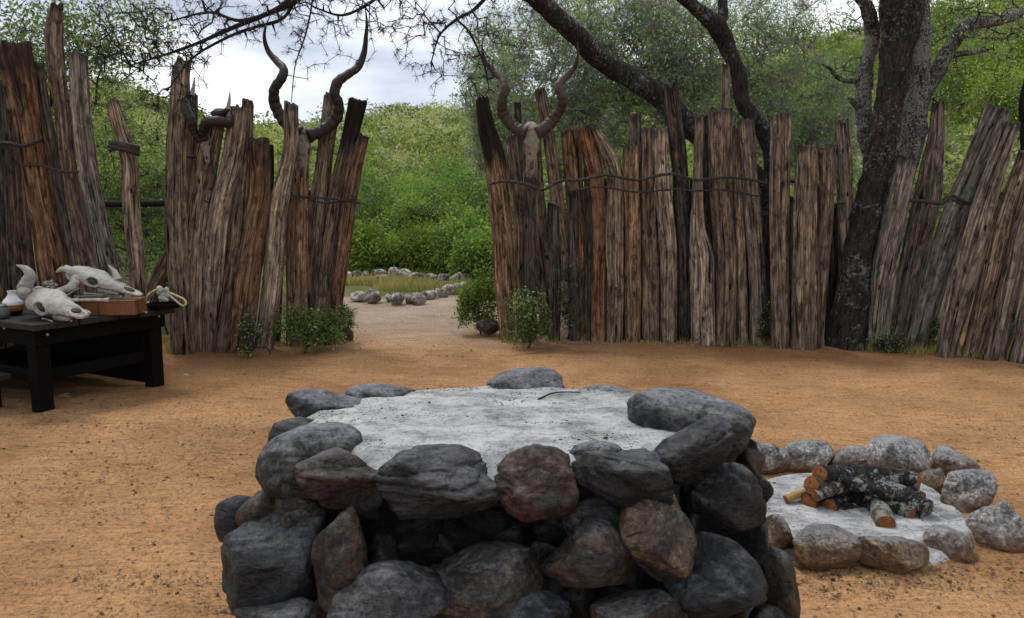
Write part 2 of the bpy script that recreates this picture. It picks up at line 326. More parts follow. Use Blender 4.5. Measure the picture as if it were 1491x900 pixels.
# ------------------------------------------------------------------ ground, hills
def hillz(x, y):
    """height of terrain"""
    x, y = np.asarray(x, float), np.asarray(y, float)
    px = CX + FPX*x/np.maximum(y, 1)
    sky_y = np.interp(px, [-600, 0, 100, 200, 250, 400, 470, 540, 600, 700, 820, 1000, 1170, 1250, 1500, 2200], [60, 100, 112, 128, 142, 168, 172, 168, 158, 146, 135, 100, 62, 30, -20, -60])
    Y0 = 26; Y1 = np.interp(px, [0, 500, 800, 1200, 1500], [100, 115, 105, 75, 60])
    H = (300-sky_y)/FPX*Y1 + CH - 2.0
    t = np.clip((y-Y0)/(Y1-Y0), 0, 1); prof = t**1.15*(1.0)
    z = H*prof + fbm(np.stack([x*0.06, y*0.06, x*0], -1), 3, 5)*1.3*np.clip((y-Y0)/25, 0, 1)
    z = z - 0.10*np.maximum(y-Y1, 0)*(y > Y1)
    return z
def gz(x, y):
    """ground micro relief near camera + hills"""
    P = np.stack([x, y, np.zeros_like(x)], -1)
    near = fbm(P*1.2, 3, 11)*0.02 + fbm(P*np.array([5, 7, 1]), 3, 12)*0.009 - 0.02*np.maximum(vn(P*np.array([3.1, 4.2, 1]), 15)-.45, 0)
    tr = np.clip(1-np.abs(y-13)/3, 0, 1)*0.0
    yard = np.exp(-((y-8.9)/0.25)**2)*0.04*((x < -2.0) | (x > 0.2))
    return near + yard + tr + hillz(x, y)
xs = np.concatenate([-np.geomspace(400, 7, 60), np.linspace(-6.8, 6.8, 340), np.geomspace(7, 400, 60)])
ys = np.concatenate([np.linspace(-30, 1.2, 12), np.linspace(1.4, 12, 300), np.geomspace(12.1, 150, 150), np.geomspace(155, 900, 12)])
X, Y = np.meshgrid(xs, ys); Z = gz(X, Y); nx, ny = len(xs), len(ys)
V = np.stack([X, Y, Z], -1).reshape(-1, 3); i = np.arange(ny-1)[:, None]*nx; j = np.arange(nx-1)[None]
F = np.stack([i+j, i+j+1, i+nx+j+1, i+nx+j], -1).reshape(-1, 4)
sand = np.array([0.37, 0.208, 0.098]); red = np.array([0.22, 0.10, 0.045]); path = np.array([0.36, 0.275, 0.205]); grass = np.array([0.13, 0.13, 0.05]); soil = np.array([0.24, 0.23, 0.11]); duff = np.array([0.085, 0.07, 0.04])
x, y = V[:, 0], V[:, 1]; nn = fbm(V*0.8, 3, 21)
def sm(a, b, t): t = np.clip((t-a)/(b-a), 0, 1); return (t*t*(3-2*t))[:, None]
col = np.tile(sand, (len(V), 1))
col = col*(1-sm(0.0, 0.6, nn)*0.25)+red*sm(0.0, 0.6, nn)*0.25
side = sm(-0.4, 0.4, np.maximum(-1.9-x, x-0.1))
k = sm(6.6, 8.6, y+nn*0.5)*side*0.75; col = col*(1-k)+red*k
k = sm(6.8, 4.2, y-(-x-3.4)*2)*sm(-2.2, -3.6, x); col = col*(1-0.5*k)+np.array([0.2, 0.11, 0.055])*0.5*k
k = sm(7.5, 10.5, y)*sm(2.6, 1.8, np.abs(x+1.0-(y-9)*0.02)); col = col*(1-k)+path*k
k = sm(8.75, 9.3, y+nn*0.3)*sm(1.5, 2.1, np.abs(x+1.2)); col = col*(1-k)+duff*k
k = sm(16.2, 17.2, y+nn*0.6)*sm(4.5, 3.5, np.abs(x+1.5)); col = col*(1-k)+grass*k
# grass bed inside ring
k = (sm(1.05, 0.9, np.sqrt(((x+2.2)/2.6)**2+((y-14.7)/1.75)**2)+nn*0.1)); col = col*(1-k)+grass*k
k = sm(24, 30, y); col = col*(1-k)+soil*k
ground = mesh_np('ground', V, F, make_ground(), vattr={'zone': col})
tag(ground, kind='structure')

# ------------------------------------------------------------------ stones
import bmesh
_ico = {}
def ico(s):
    if s not in _ico:
        bm = bmesh.new(); bmesh.ops.create_icosphere(bm, subdivisions=s, radius=1)
        _ico[s] = (np.array([v.co[:] for v in bm.verts]), np.array([[v.index for v in f.verts] for f in bm.faces])); bm.free()
    return _ico[s]
def stone_shape(seed, sub=4, planes=12, p=12, rough=0.05, lo=0.66):
    rng = np.random.default_rng(seed); D, F = ico(sub)
    n = rng.normal(size=(planes, 3)); n /= np.linalg.norm(n, axis=1)[:, None]; h = rng.uniform(lo, 1.0, planes)
    A = np.maximum(D@n.T, 0)/h; r = (np.sum(A**p, 1)+1)**(-1.0/p)
    V = D*r[:, None]
    V = V*(1+rough*1.3*fbm(V*1.8+seed, 4, seed)+rough*0.5*(0.5-np.abs(fbm(V*4+seed, 3, seed+3)))-rough*2.2*np.maximum(.13-np.abs(vn(V*np.array([1.6, 1.6, 2.6])+seed*3, seed+7)), 0)/.13*.35+.010*vn(V*17, seed)+.006*vn(V*34, seed))[:, None]
    return V, F
def rotm(ax, ay, az):
    cx, sx, cy, sy, cz, sz = math.cos(ax), math.sin(ax), math.cos(ay), math.sin(ay), math.cos(az), math.sin(az)
    return np.array([[cz, -sz, 0], [sz, cz, 0], [0, 0, 1]])@np.array([[cy, 0, sy], [0, 1, 0], [-sy, 0, cy]])@np.array([[1, 0, 0], [0, cx, -sx], [0, sx, cx]])
def stone_at(name, c, dims, seed, m, color, tilt=0, elong=1.0, sub=4, p=12, rough=0.05, planes=12, lo=0.66, parent=None):
    V, F = stone_shape(seed, sub, planes, p, rough, lo); V = V*np.array([elong, 1, 1])
    V = V@rotm(0, R(tilt), 0).T; mn, mxx = V.min(0), V.max(0); V = (V-(mn+mxx)/2)/(mxx-mn)*np.array(dims)
    o = mesh_np(name, V, F, m, color=color); o.location = [float(v) for v in c]
    if parent: o.parent = parent; o.location = [float(a-b) for a, b in zip(c, parent.location)]
    return o
def stone_px(name, px, py, wp, hp, Yd, seed, m, color, depth=None, **k):
    c = at(px, py, Yd); s = np.linalg.norm(c-[0, 0, CH])/FPX/1.0; s = Yd*1.02/FPX
    dims = (wp*s, depth or 0.8*max(wp, hp)*s, hp*s*1.0); return stone_at(name, c, dims, seed, m, color, **k)

# ------------------------------------------------------------------ hearth
hearth = thing('stone_hearth', 'large round cemented stone hearth topped with pale ash, in the foreground', 'hearth', (-0.02, 2.68, 0))
GREY, BLUE, BRN, RED, DRK, TAN, SOOT_SHADE, LG = (0.078, 0.078, 0.079), (0.024, 0.028, 0.033), (0.060, 0.041, 0.028), (0.052, 0.026, 0.018), (0.017, 0.0145, 0.013), (0.155, 0.112, 0.078), (0.004, 0.0037, 0.0035), (0.088, 0.074, 0.058)  # soot black also has the recess shadow put into the colour
HS = [ # px, py, w, h, Y, colour, tilt, elong, p, rough
 (505, 695, 140, 82, 2.24, RED, 12, 1.3, 12, .06), (640, 702, 170, 96, 2.17, DRK, -8, 1.3, 14, .08), (779, 702, 120, 104, 2.16, RED, 0, 1, 14, .06),
 (905, 704, 140, 100, 2.18, DRK, 15, 1.4, 9, .09), (868, 668, 75, 46, 2.26, GREY, 0, 1.2, 8, .05), (1005, 657, 122, 98, 2.28, DRK, -32, 1.5, 16, .07),
 (1008, 620, 178, 100, 2.62, GREY, 14, 1.5, 7, .03), (452, 668, 145, 100, 2.40, GREY, -12, 1.4, 6, .03), (436, 632, 90, 50, 2.62, DRK, -15, 1.3, 8, .05),
 (474, 600, 104, 62, 2.85, GREY, 8, 1.4, 14, .05), (556, 584, 122, 56, 3.06, GREY, 0, 1.4, 8, .04), (765, 563, 114, 50, 3.18, GREY, 3, 1.5, 9, .03), (880, 584, 100, 40, 3.12, GREY, 0, 1.4, 8, .04),
 (655, 587, 116, 36, 3.14, GREY, 0, 1.4, 8, .04), (948, 594, 96, 48, 3.0, GREY, 0, 1.4, 8, .04),
 (349, 757, 60, 74, 2.46, BLUE, 10, 1, 8, .04), (375, 748, 62, 66, 2.38, BRN, 0, 1, 6, .03), (402, 820, 160, 134, 2.28, BLUE, -22, 1.3, 9, .05), (497, 815, 86, 160, 2.16, BRN, 4, .7, 10, .07),
 (596, 785, 130, 120, 2.36, SOOT_SHADE, 0, 1, 12, .06), (700, 772, 150, 90, 2.40, SOOT_SHADE, 5, 1, 12, .06), (645, 800, 110, 80, 2.34, SOOT_SHADE, 5, 1, 12, .06), (800, 775, 100, 90, 2.34, SOOT_SHADE, 5, 1, 12, .06), (540, 750, 90, 80, 2.32, SOOT_SHADE, 0, 1, 12, .06), (440, 750, 100, 80, 2.38, LG, -20, 1.3, 10, .05), (745, 800, 90, 80, 2.30, DRK, 5, 1, 12, .06), (790, 835, 60, 90, 2.24, LG, 5, .8, 12, .05), (900, 860, 110, 70, 2.24, SOOT_SHADE, 0, 1.3, 12, .05), (960, 720, 90, 60, 2.38, LG, 0, 1.3, 10, .05), (560, 820, 60, 90, 2.26, LG, -12, .8, 10, .05), (1000, 790, 80, 120, 2.3, SOOT_SHADE, 0, 1, 10, .05),
 (706, 842, 176, 92, 2.15, LG, -16, 1.5, 14, .04), (568, 878, 172, 104, 2.05, GREY, -8, 1.4, 9, .04), (762, 892, 140, 58, 2.06, BLUE, -5, 1.4, 12, .05),
 (858, 812, 138, 112, 2.12, BRN, 24, 1.4, 16, .05), (955, 782, 106, 142, 2.13, TAN, -10, .8, 9, .04), (880, 752, 120, 62, 2.24, GREY, 14, 1.4, 10, .05),
 (1052, 735, 116, 116, 2.28, DRK, -8, 1.1, 14, .06), (1040, 845, 150, 128, 2.12, BLUE, 22, 1.3, 16, .05), (1090, 792, 74, 124, 2.34, BLUE, 6, .7, 12, .06), (1132, 858, 66, 128, 2.28, BRN, -6, .6, 9, .05),
 (1094, 674, 42, 48, 2.58, BRN, 0, 1, 9, .05), (1102, 716, 44, 50, 2.44, DRK, 0, 1, 12, .05), (1075, 648, 46, 56, 2.66, DRK, 0, 1, 9, .06), (930, 897, 140, 56, 2.05, BRN, 5, 1.4, 12, .04), (400, 903, 130, 60, 2.14, GREY, 0, 1.4, 10, .04),
 (430, 770, 60, 60, 2.30, LG, -20, 1.3, 10, .05), (540, 730, 70, 50, 2.22, DRK, 0, 1.2, 12, .06), (710, 745, 90, 60, 2.26, SOOT_SHADE, 0, 1.2, 12, .06), (840, 735, 70, 60, 2.28, DRK, 0, 1.2, 12, .06),
 (1120, 920, 80, 80, 2.2, DRK, 0, 1, 10, .05), (845, 880, 70, 70, 2.16, SOOT_SHADE, 0, 1, 10, .05), (655, 905, 70, 70, 2.12, BRN, 0, 1, 10, .05), (1000, 925, 130, 60, 2.1, DRK, 0, 1, 10, .05), (470, 925, 90, 60, 2.12, DRK, 0, 1, 10, .05),
]
for n, (px, py, wp, hp, Yd, cl, ti, el, p, ro) in enumerate(HS):
    k_ = 1.0 if py < 600 else 1.07
    o = stone_px('stone', px, py, wp*k_, hp*k_, Yd, 100+n, M_stonedust if (cl == GREY and py < 690) else M_stone, cl, tilt=ti, elong=el, p=p*2.0 if p > 8 else 12, rough=ro*1.1, sub=5 if wp > 90 else 4, planes=9 if p > 10 else 13, lo=.5 if p > 8 else .64)
    w0 = o.location.copy(); o.parent = hearth; o.location = w0-hearth.location
    if cl in (RED,): o['label'] = 'reddish brown stone'
rng = np.random.default_rng(4)
for ring_z, rr in ((0.26, 1.0), (0.10, 1.04)):          # lower courses and the back, seen from other sides
    for q in range(15):
        a = 2*math.pi*(q+0.5*(ring_z > 0.2))/15+rng.uniform(-.06, .06)
        c = (-0.02+0.74*rr*math.cos(a), 2.68+0.50*rr*math.sin(a), ring_z)
        o = stone_at('stone', c, (rng.uniform(.26, .34), rng.uniform(.22, .3), rng.uniform(.17, .22)), 300+int(q+ring_z*100), M_stone, [GREY, BLUE, BRN, DRK][rng.integers(4)], sub=3)
        w0 = o.location.copy(); o.parent = hearth; o.location = w0-hearth.location
for q in range(9):
    a = math.pi*(q+.5)/9; c = (-0.02+0.74*math.cos(a), 2.68+0.46*math.sin(a), 0.50+rng.uniform(-.05, .05))
    o = stone_at('stone', c, (rng.uniform(.22, .3), rng.uniform(.2, .28), rng.uniform(.2, .26)), 350+q, M_stone, [GREY, BLUE, BRN, DRK][rng.integers(4)], sub=3)
    w0 = o.location.copy(); o.parent = hearth; o.location = w0-hearth.location
# mortar core
th = np.linspace(0, 2*np.pi, 96, endpoint=False); zs = np.linspace(-0.05, 0.72, 40)
TH, ZZ = np.meshgrid(th, zs); rad = 1+0.045*fbm(np.stack([np.cos(TH)*5, np.sin(TH)*5, ZZ*9], -1), 4, 9)-0.06*np.clip((ZZ-.62)/.1, 0, 1) - 0.48*np.exp(-((ZZ-0.56)/0.15)**2)*np.exp(-((TH-4.62)/0.62)**2)
V = np.stack([0.745*rad*np.cos(TH), 0.525*rad*np.sin(TH), ZZ], -1).reshape(-1, 3); k = 96; i = np.arange(len(zs)-1)[:, None]*k; j = np.arange(k)[None]
F = np.stack([i+j, i+(j+1) % k, i+k+(j+1) % k, i+k+j], -1).reshape(-1, 4)
mesh_np('mortar', V, F, M_mortar, hearth)
# ash top
rr = np.linspace(0, 1, 60); TH, RR = np.meshgrid(np.linspace(0, 2*np.pi, 128, endpoint=False), rr)
xx = 0.78*RR*np.cos(TH); yy = 0.53*RR*np.sin(TH); P = np.stack([xx, yy, xx*0], -1)
zz = 0.775+0.006*fbm(P*4, 3, 2)+0.003*fbm(P*30, 3, 3)-0.05*np.clip(RR-0.86, 0, 1)*8 + 0.018*np.clip((0.3-RR), 0, 1)
V = np.stack([xx, yy, zz], -1).reshape(-1, 3); k = 128; i = np.arange(59)[:, None]*k; j = np.arange(k)[None]
F = np.stack([i+j, i+(j+1) % k, i+k+(j+1) % k, i+k+j], -1).reshape(-1, 4)
mesh_np('ash_bed', V, F, M_ash, hearth)
def bits(n, cx, cy, rx, ry, z, seed, parent=None, dark=.5):
    rng = np.random.default_rng(seed); D, Fi = ico(1); q = np.sqrt(rng.uniform(0, 1, n*3)); a = rng.uniform(0, 6.283, n*3); P = np.stack([cx+rx*q*np.cos(a), cy+ry*q*np.sin(a), np.full(n*3, z)], -1); P = P[(fbm(P*np.array([4, 7, 1]), 3, seed) > .15) | (q > .86)][:n]; m = len(P)
    r = rng.uniform(.0008, .0026, m)*np.where(rng.uniform(size=m) < .03, 2.5, 1); V = P[:, None]+D[None]*r[:, None, None]*rng.uniform([.8, .5, .3], [2.2, 1.2, .6], (m, 3))[:, None]; return mesh_np('charcoal', V.reshape(-1, 3), (Fi[None]+np.arange(m)[:, None, None]*len(D)).reshape(-1, 3), M_twigblack, parent, smooth=False)
bits(1500, 0, 0, .68, .46, .779, 5, hearth)['kind'] = 'stuff'
# a twig on the ash rim
o = mesh_np('dry_twig', *tube_arr(catmull([at(845, 571, 3.0), at(815, 571, 2.98), at(800, 574, 2.96), at(783, 582, 2.9)], 14), np.linspace(.002, .0035, 14), 6), M_twigblack)
tag(o, 'thin dark bent twig lying on the ash near the far rim of the stone hearth', 'twig')
o = mesh_np('dry_twig', *tube_arr(catmull([at(912, 782, 2.03), at(925, 777, 2.03), at(935, 775, 2.03)], 8), .003, 6), M_twigblack)
tag(o, 'short dark twig stub stuck on the tan stone of the hearth front', 'twig')

# ------------------------------------------------------------------ fire pit
PG, PB, PT = (0.46, 0.45, 0.425), (0.24, 0.2, 0.15), (0.27, 0.22, 0.16)
PIT = [
 (1112, 668, 66, 56, 690, PG, 'pale rock of the fire ring half hidden behind the hearth edge'),
 (1178, 662, 74, 52, 686, PG, 'rounded grey rock at the back of the fire ring, second from left'),
 (1240, 667, 58, 40, 686, PG, 'smallest grey rock at the back of the fire ring between two larger rocks'),
 (1308, 664, 82, 58, 694, PG, 'tallest grey rock with dark cracks at the back of the fire ring'),
 (1385, 672, 74, 44, 692, PG, 'pale flat-topped rock with dark left face on the fire ring back right'),
 (1362, 700, 34, 44, 718, PB, 'small upright brownish rock beside the orange end of the longest log'),
 (1410, 714, 66, 68, 748, PG, 'blocky grey-topped rock on the right side of the fire ring'),
 (1456, 765, 78, 76, 802, PG, 'largest pale rock at the right edge of the fire ring and of the photo'),
 (1386, 794, 64, 52, 818, PG, 'ash-coated low rock at the front right of the fire ring'),
 (1295, 804, 95, 62, 834, PT, 'dark-bottomed ash-topped rock at the front of the fire ring, nearest the camera'),
 (1200, 794, 98, 66, 826, PT, 'brown rounded rock with ash on top, front left of the fire ring'),
 (1130, 782, 50, 66, 812, PT, 'brown slanting rock of the fire ring tucked beside the hearth front'),
 (1075, 760, 60, 60, 790, PB, 'grey rock of the fire ring hidden behind the hearth side'),
 (1060, 700, 60, 50, 724, PG, 'pale rock of the fire ring hidden behind the hearth corner'),
]
for n, (px, py, wp, hp, by, cl, lab) in enumerate(PIT):
    Yd = gr(px, by)[1]+0.06; s = Yd/FPX; c = at(px, py, Yd); hz = c[2]+hp*s*0.5; zc = (hz-0.05)/2; 
    o = stone_at('pit_rock', (c[0], Yd, zc), (wp*s*1.2, max(0.18, 0.85*wp*s), hz+0.05), 500+n, M_pit, cl, tilt=[0, 14, -18, 10, 0, 20, -12][n % 7], elong=1.3, p=22, rough=.08, sub=4, planes=10, lo=.5)
    tag(o, lab, 'rock', 'rocks round the fire pit')
out = [(1080, 705), (1120, 684), (1180, 678), (1240, 680), (1300, 686), (1350, 692), (1385, 715), (1420, 750), (1425, 780), (1385, 806), (1340, 812), (1250, 808), (1160, 806), (1110, 790), (1070, 755)]
oc = np.array([gr(a, b, 0.05) for a, b in out]); cen = oc.mean(0); oc = catmull(np.vstack([oc, oc[:1]]), 97)[:-1]
rr = np.linspace(0, 1, 50)[:, None, None]; P = cen+(oc[None]-cen)*rr; P[..., 2] = 0.032+0.005*fbm(P*5, 4, 5)-0.06*np.clip(rr[..., 0]-0.9, 0, 1)*8
k = 96; i = np.arange(49)[:, None]*k; j = np.arange(k)[None]; F = np.stack([i+j, i+(j+1) % k, i+k+(j+1) % k, i+k+j], -1).reshape(-1, 4)
tag(mesh_np('ash_bed', P.reshape(-1, 3), F, M_ash), 'pale grey ash filling the low ring of rocks under the logs', 'ash', kind='stuff')
tag(bits(600, cen[0], cen[1], .62, .50, .036, 6), 'black charcoal crumbs scattered over the ash of the fire ring', 'charcoal', kind='stuff')
M_logd = make_bark('charred_bark', (0.03, 0.027, 0.025), (0.35, 0.35, 0.34), 0.3, (0.56, 0.60)); M_logl = make_bark('lichen_log_bark', (0.10, 0.085, 0.06), (0.38, 0.38, 0.31), 0.3, (0.49, 0.54)); M_logb = make_bark('brown_log_bark', (0.10, 0.06, 0.035), (0.3, 0.3, 0.26), 0.3, (0.58, 0.64))
LOGS = [ # (px,py,height z) a -> b, r px, material, label
 ((1193, 690, .19), (1240, 696, .12), 12.5, M_logd, 'short charred log with red cut end at the top left of the log pile'),
 ((1232, 689, .12), (1338, 702, .15), 12.5, M_logd, 'longest charred log at the back of the pile, orange end pointing right'),
 ((1181, 706, .14), (1252, 718, .05), 12, M_logb, 'brown-barked log across the left middle of the log pile'),
 ((1177, 733, .045), (1236, 706, .045), 12.5, M_logb, 'log with orange cut end lying at the lower left of the pile'),
 ((1208, 739, .04), (1256, 708, .05), 10.5, M_logd, 'dark thin log with a small orange end, second from left at pile front'),
 ((1290, 764, .045), (1266, 710, .05), 13, M_logl, 'lichen-speckled log pointing at the camera with a round orange end'),
 ((1246, 692, .13), (1350, 744, .06), 15, M_logd, 'thickest charred log lying diagonally down to the right over the pile'),
 ((1288, 732, .04), (1330, 751, .038), 11, M_logl, 'short lichen-covered log on the ash at the lower right of the pile'),
 ((1218, 722, .05), (1276, 738, .035), 9, M_logd, 'small charred log lying flat in the middle of the pile behind the lichened log'),
 ((1196, 697, .10), (1262, 706, .11), 9, M_logb, 'brown log with a pale split side wedged between the top logs'),
 ((1300, 706, .07), (1342, 726, .05), 9, M_logd, 'thin charred log under the orange-ended log at the right'),
 ((1222, 700, .15), (1300, 722, .12), 9, M_logd, 'thin black log crossing the top of the pile behind the thickest log'),
 ((1186, 722, .10), (1258, 700, .14), 8, M_logl, 'thin lichened branch slanting up through the left of the pile'),
 ((1318, 748, .03), (1260, 722, .09), 8, M_logd, 'thin charred log end sticking out between the two lichened logs'),
 ((1225, 745, .022), (1262, 735, .025), 6, M_logd, 'burnt black stick in front of the two small log ends'),
 ((1144, 727, .05), (1172, 718, .07), 5.5, M_reed, 'small pale yellow stick poking out left of the log pile'),
]
for n, (a, b, rp, m, lab) in enumerate(LOGS):
    A, B = gr(*a), gr(*b); rp *= 1.12; s = A[1]/FPX; r = rp*s; r2 = rp*B[1]/FPX
    P = catmull([A, A*0.5+B*0.5+np.array([0, 0, 0.006]), B], 24); rad = np.linspace(r, r2, 24)*(1+0.07*fbm(np.stack([np.arange(24)*.4, np.zeros(24)+n, np.zeros(24)], -1), 2, n))
    V, F = tube_arr(P, rad, 28, cap=False); cc = np.repeat(P, 28, 0); d = V-cc; V = cc+d*(1+0.09*fbm(V*40, 3, n))[:, None]
    t = thing('fire_log', lab, 'log', (A+B)/2, 'logs stacked in the fire pit'); child(mesh_np('bark', V, F, m), t)
    for e_, nrm in ((0, P[0]-P[1]), (23, P[-1]-P[-2])):
        nrm = nrm/np.linalg.norm(nrm); ring = V[e_*28:(e_+1)*28]; c0 = ring.mean(0)+nrm*0.004
        W = np.vstack([c0+(ring-c0)*0.99*q+nrm*0.003*(1-q) for q in (1, .75, .5, .25)]+[c0+nrm*.004]); W[:-1] += nrm*(vn(W[:-1]*60, 3)*0.003)[:, None]
        Fq = np.vstack([np.stack([q*28+np.arange(28), q*28+(np.arange(28)+1) % 28, (q+1)*28+(np.arange(28)+1) % 28, (q+1)*28+np.arange(28)], -1) for q in range(3)])
        h = np.arange(0, 28, 2); Fq = np.vstack([Fq, np.stack([84+h, 84+(h+1) % 28, 84+(h+2) % 28, np.full(14, 112)], -1)])
        child(mesh_np('cut_end', W, Fq, M_logl if n == 6 else M_cut), t)

# ------------------------------------------------------------------ fences
def post(pts, seed, color, char=0.0, char_len=0.25, ground_on=True, flat=0.7, Y=None, jag=0.05, hang=False, groove=1.0, dy=0.0):
    """pts: (px, py, width px) from TOP to BASE; returns mesh arrays in world space"""
    rng = np.random.default_rng(seed); bx, by, bw = pts[-1]
    Y0 = Y if Y else gr(bx, by)[1]+dy
    rows = []
    for (px, py, wp) in pts: p = at(px, py, Y0); rows.append((*p, wp*Y0/FPX/2*0.985))
    if not hang: p = rows[-1]; q = rows[-2]; s = 0.12/max(q[2]-p[2], .05); rows.append((p[0]+(p[0]-q[0])*s, p[1], p[2]-0.12, p[3]))
    ns, nk = 90, 40; Q = catmull(np.array(rows), ns); P = Q[:, :3]; wd = Q[:, 3]
    P[:, 0] += 0.008*fbm(np.stack([P[:, 2]*1.6, P[:, 2]*0+seed, P[:, 2]*0], -1), 3, seed); P[:, 1] += 0.02*vn(np.stack([P[:, 2]*1.2, P[:, 2]*0+seed, P[:, 2]*0+5], -1), seed)
    th = np.linspace(0, 2*np.pi, nk, endpoint=False); T = np.gradient(P, axis=0); T /= np.linalg.norm(T, axis=1)[:, None]
    U = np.cross(T, [0, 1, 0]); U /= np.linalg.norm(U, axis=1)[:, None]; W = np.cross(U, T)
    tw = rng.uniform(-.35, .35); c_, s_ = np.cos(th+tw*0), np.sin(th)
    se = 2.15; den = (np.abs(c_)**se+np.abs(s_)**se)**(1/se); cx_, sy_ = c_/den, s_/den*flat
    s_len = np.r_[0, np.cumsum(np.linalg.norm(np.diff(P, axis=0), axis=1))]
    CT, SL = np.meshgrid(np.arange(nk), s_len); c2, s2 = np.cos(th)[CT], np.sin(th)[CT]
    G = np.stack([c2*2.3, s2*2.3, SL*0.55+seed], -1)
    big = fbm(G, 3, seed)*0.07
    G2 = np.stack([c2*6, s2*6, SL*0.9+seed], -1); gro = -np.maximum(0.16-np.abs(vn(G2, seed+9)), 0)*1.25*groove
    G3 = np.stack([c2*15, s2*15, SL*1.6], -1); fine = vn(G3, seed+4)*0.03
    rad = 1+big+gro+fine
    V = P[:, None]+(U[:, None]*(cx_[None, :, None])+W[:, None]*(sy_[None, :, None]))*(wd[:, None]*rad)[..., None]
    # jagged weathered top (and bottom of a hanging plank)
    jg = jag*(0.6*vn(np.stack([np.cos(th)*1.3, np.sin(th)*1.3, th*0+seed], -1), seed)+0.6*vn(np.stack([np.cos(th)*5, np.sin(th)*5, th*0+seed], -1), seed+1))
    fade = np.exp(-s_len/0.12)[:, None]; V[..., 2] += fade*jg[None]
    if hang: V += (T[:, None]*(np.exp(-(s_len[-1]-s_len)/0.08)[:, None]*jg[None])[..., None])
    # rounded end rings then cap centre
    cap = []; c0 = V[0].mean(0)
    for q in (0.8, 0.5, 0.2): rr_ = c0+(V[0]-c0)*q; rr_[:, 2] += 0.02*(1-q)+0.018*vn(rr_*60, seed); cap.append(rr_)
    Vt = np.vstack([cap[2], cap[1], cap[0], V.reshape(-1, 3)]); n_r = ns+3
    i = np.arange(n_r-1)[:, None]*nk; j = np.arange(nk)[None]; F = np.stack([i+j, i+nk+j, i+nk+(j+1) % nk, i+(j+1) % nk], -1).reshape(-1, 4)
    Vt = np.vstack([Vt, Vt[:nk].mean(0), V[-1].mean(0)]); a, b = len(Vt)-2, len(Vt)-1; h = np.arange(0, nk, 2)
    F = np.vstack([F, np.stack([np.full(nk//2, a), h, (h+1) % nk, (h+2) % nk], -1), np.stack([np.full(nk//2, b), (n_r-1)*nk+(h+2) % nk, (n_r-1)*nk+(h+1) % nk, (n_r-1)*nk+h], -1)])
    sg = np.r_[-0.03, -0.02, -0.01, s_len]; gv = np.stack([np.broadcast_to(np.cos(th)*wd.mean()*1.2, (n_r, nk)), np.broadcast_to(np.sin(th)*wd.mean()*1.2, (n_r, nk)), np.broadcast_to(sg[:, None], (n_r, nk))], -1).copy()
    sh = np.array([.2, .5, .8]); 
    for q in range(3): gv[q, :, :2] *= sh[q]; 
    gv = np.vstack([gv.reshape(-1, 3), [0, 0, -0.03], [0, 0, s_len[-1]]])
    cn = np.clip(char*1.6-(sg[:, None]-char_len)/0.25+0.5*vn(gv[:n_r*nk].reshape(n_r, nk, 3)*[14, 14, 3], seed), 0, 0.93*char) if char > 0 else np.zeros((n_r, nk))
    tipdk = np.clip(0.75-sg[:, None]/0.10, 0, .6)*np.ones((n_r, nk)); cn = np.maximum(cn, tipdk)
    return Vt, F, {'grain': gv, 'char': np.r_[cn.ravel(), cn[0, 0], 0]}
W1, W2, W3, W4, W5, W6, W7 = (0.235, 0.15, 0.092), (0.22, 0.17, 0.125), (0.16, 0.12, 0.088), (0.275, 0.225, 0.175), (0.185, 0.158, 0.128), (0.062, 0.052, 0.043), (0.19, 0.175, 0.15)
def build_fence(label, posts, wires, rails=()):
    base = gr(posts[0]['p'][-1][0], posts[0]['p'][-1][1]); f = thing('palisade_fence', label, 'fence', base, 'rough log palisade fences')
    for n, q in enumerate(posts):
        kw = {k: v for k, v in q.items() if k not in ('p', 'c', 'l', 's')}
        V, F, va = post(q['p'], q['s'], q['c'], **kw); o = child(mesh_np('post', V, F, M_wood, vattr=va, color=q['c']), f)
        if 'l' in q: o['label'] = q['l']
    for wi, (pts, rp) in enumerate(wires):
        rng = np.random.default_rng(wi+abs(int(pts[0][0]))); parts = []
        for st in range(2):
            P = np.array([at(a, b, d)+np.array([0, -0.0, 0]) for a, b, d in pts]); P = catmull(P, max(30, len(pts)*8)); n = len(P)
            ph = np.linspace(0, n*0.9, n)+st*math.pi; P[:, 2] += np.sin(ph)*0.006; P[:, 1] += np.cos(ph)*0.006; P += rng.normal(size=P.shape)*0.0015
            parts.append(tube_arr(P, rp*0.0075*0.5, 6, cap=False))
        child(mesh_np('tie_wire', *join(parts), M_wire), f)
    for (a, b, d, r) in rails:
        P = catmull([at(*a, d), at((a[0]+b[0])/2, (a[1]+b[1])/2+1, d), at(*b, d)], 20); child(mesh_np('rail', *tube_arr(P, r, 12), M_twigblack), f)
    return f
def PD(p, c, s, **k): return dict(p=p, c=c, s=s, **k)
YA = gr(120, 535)[1]
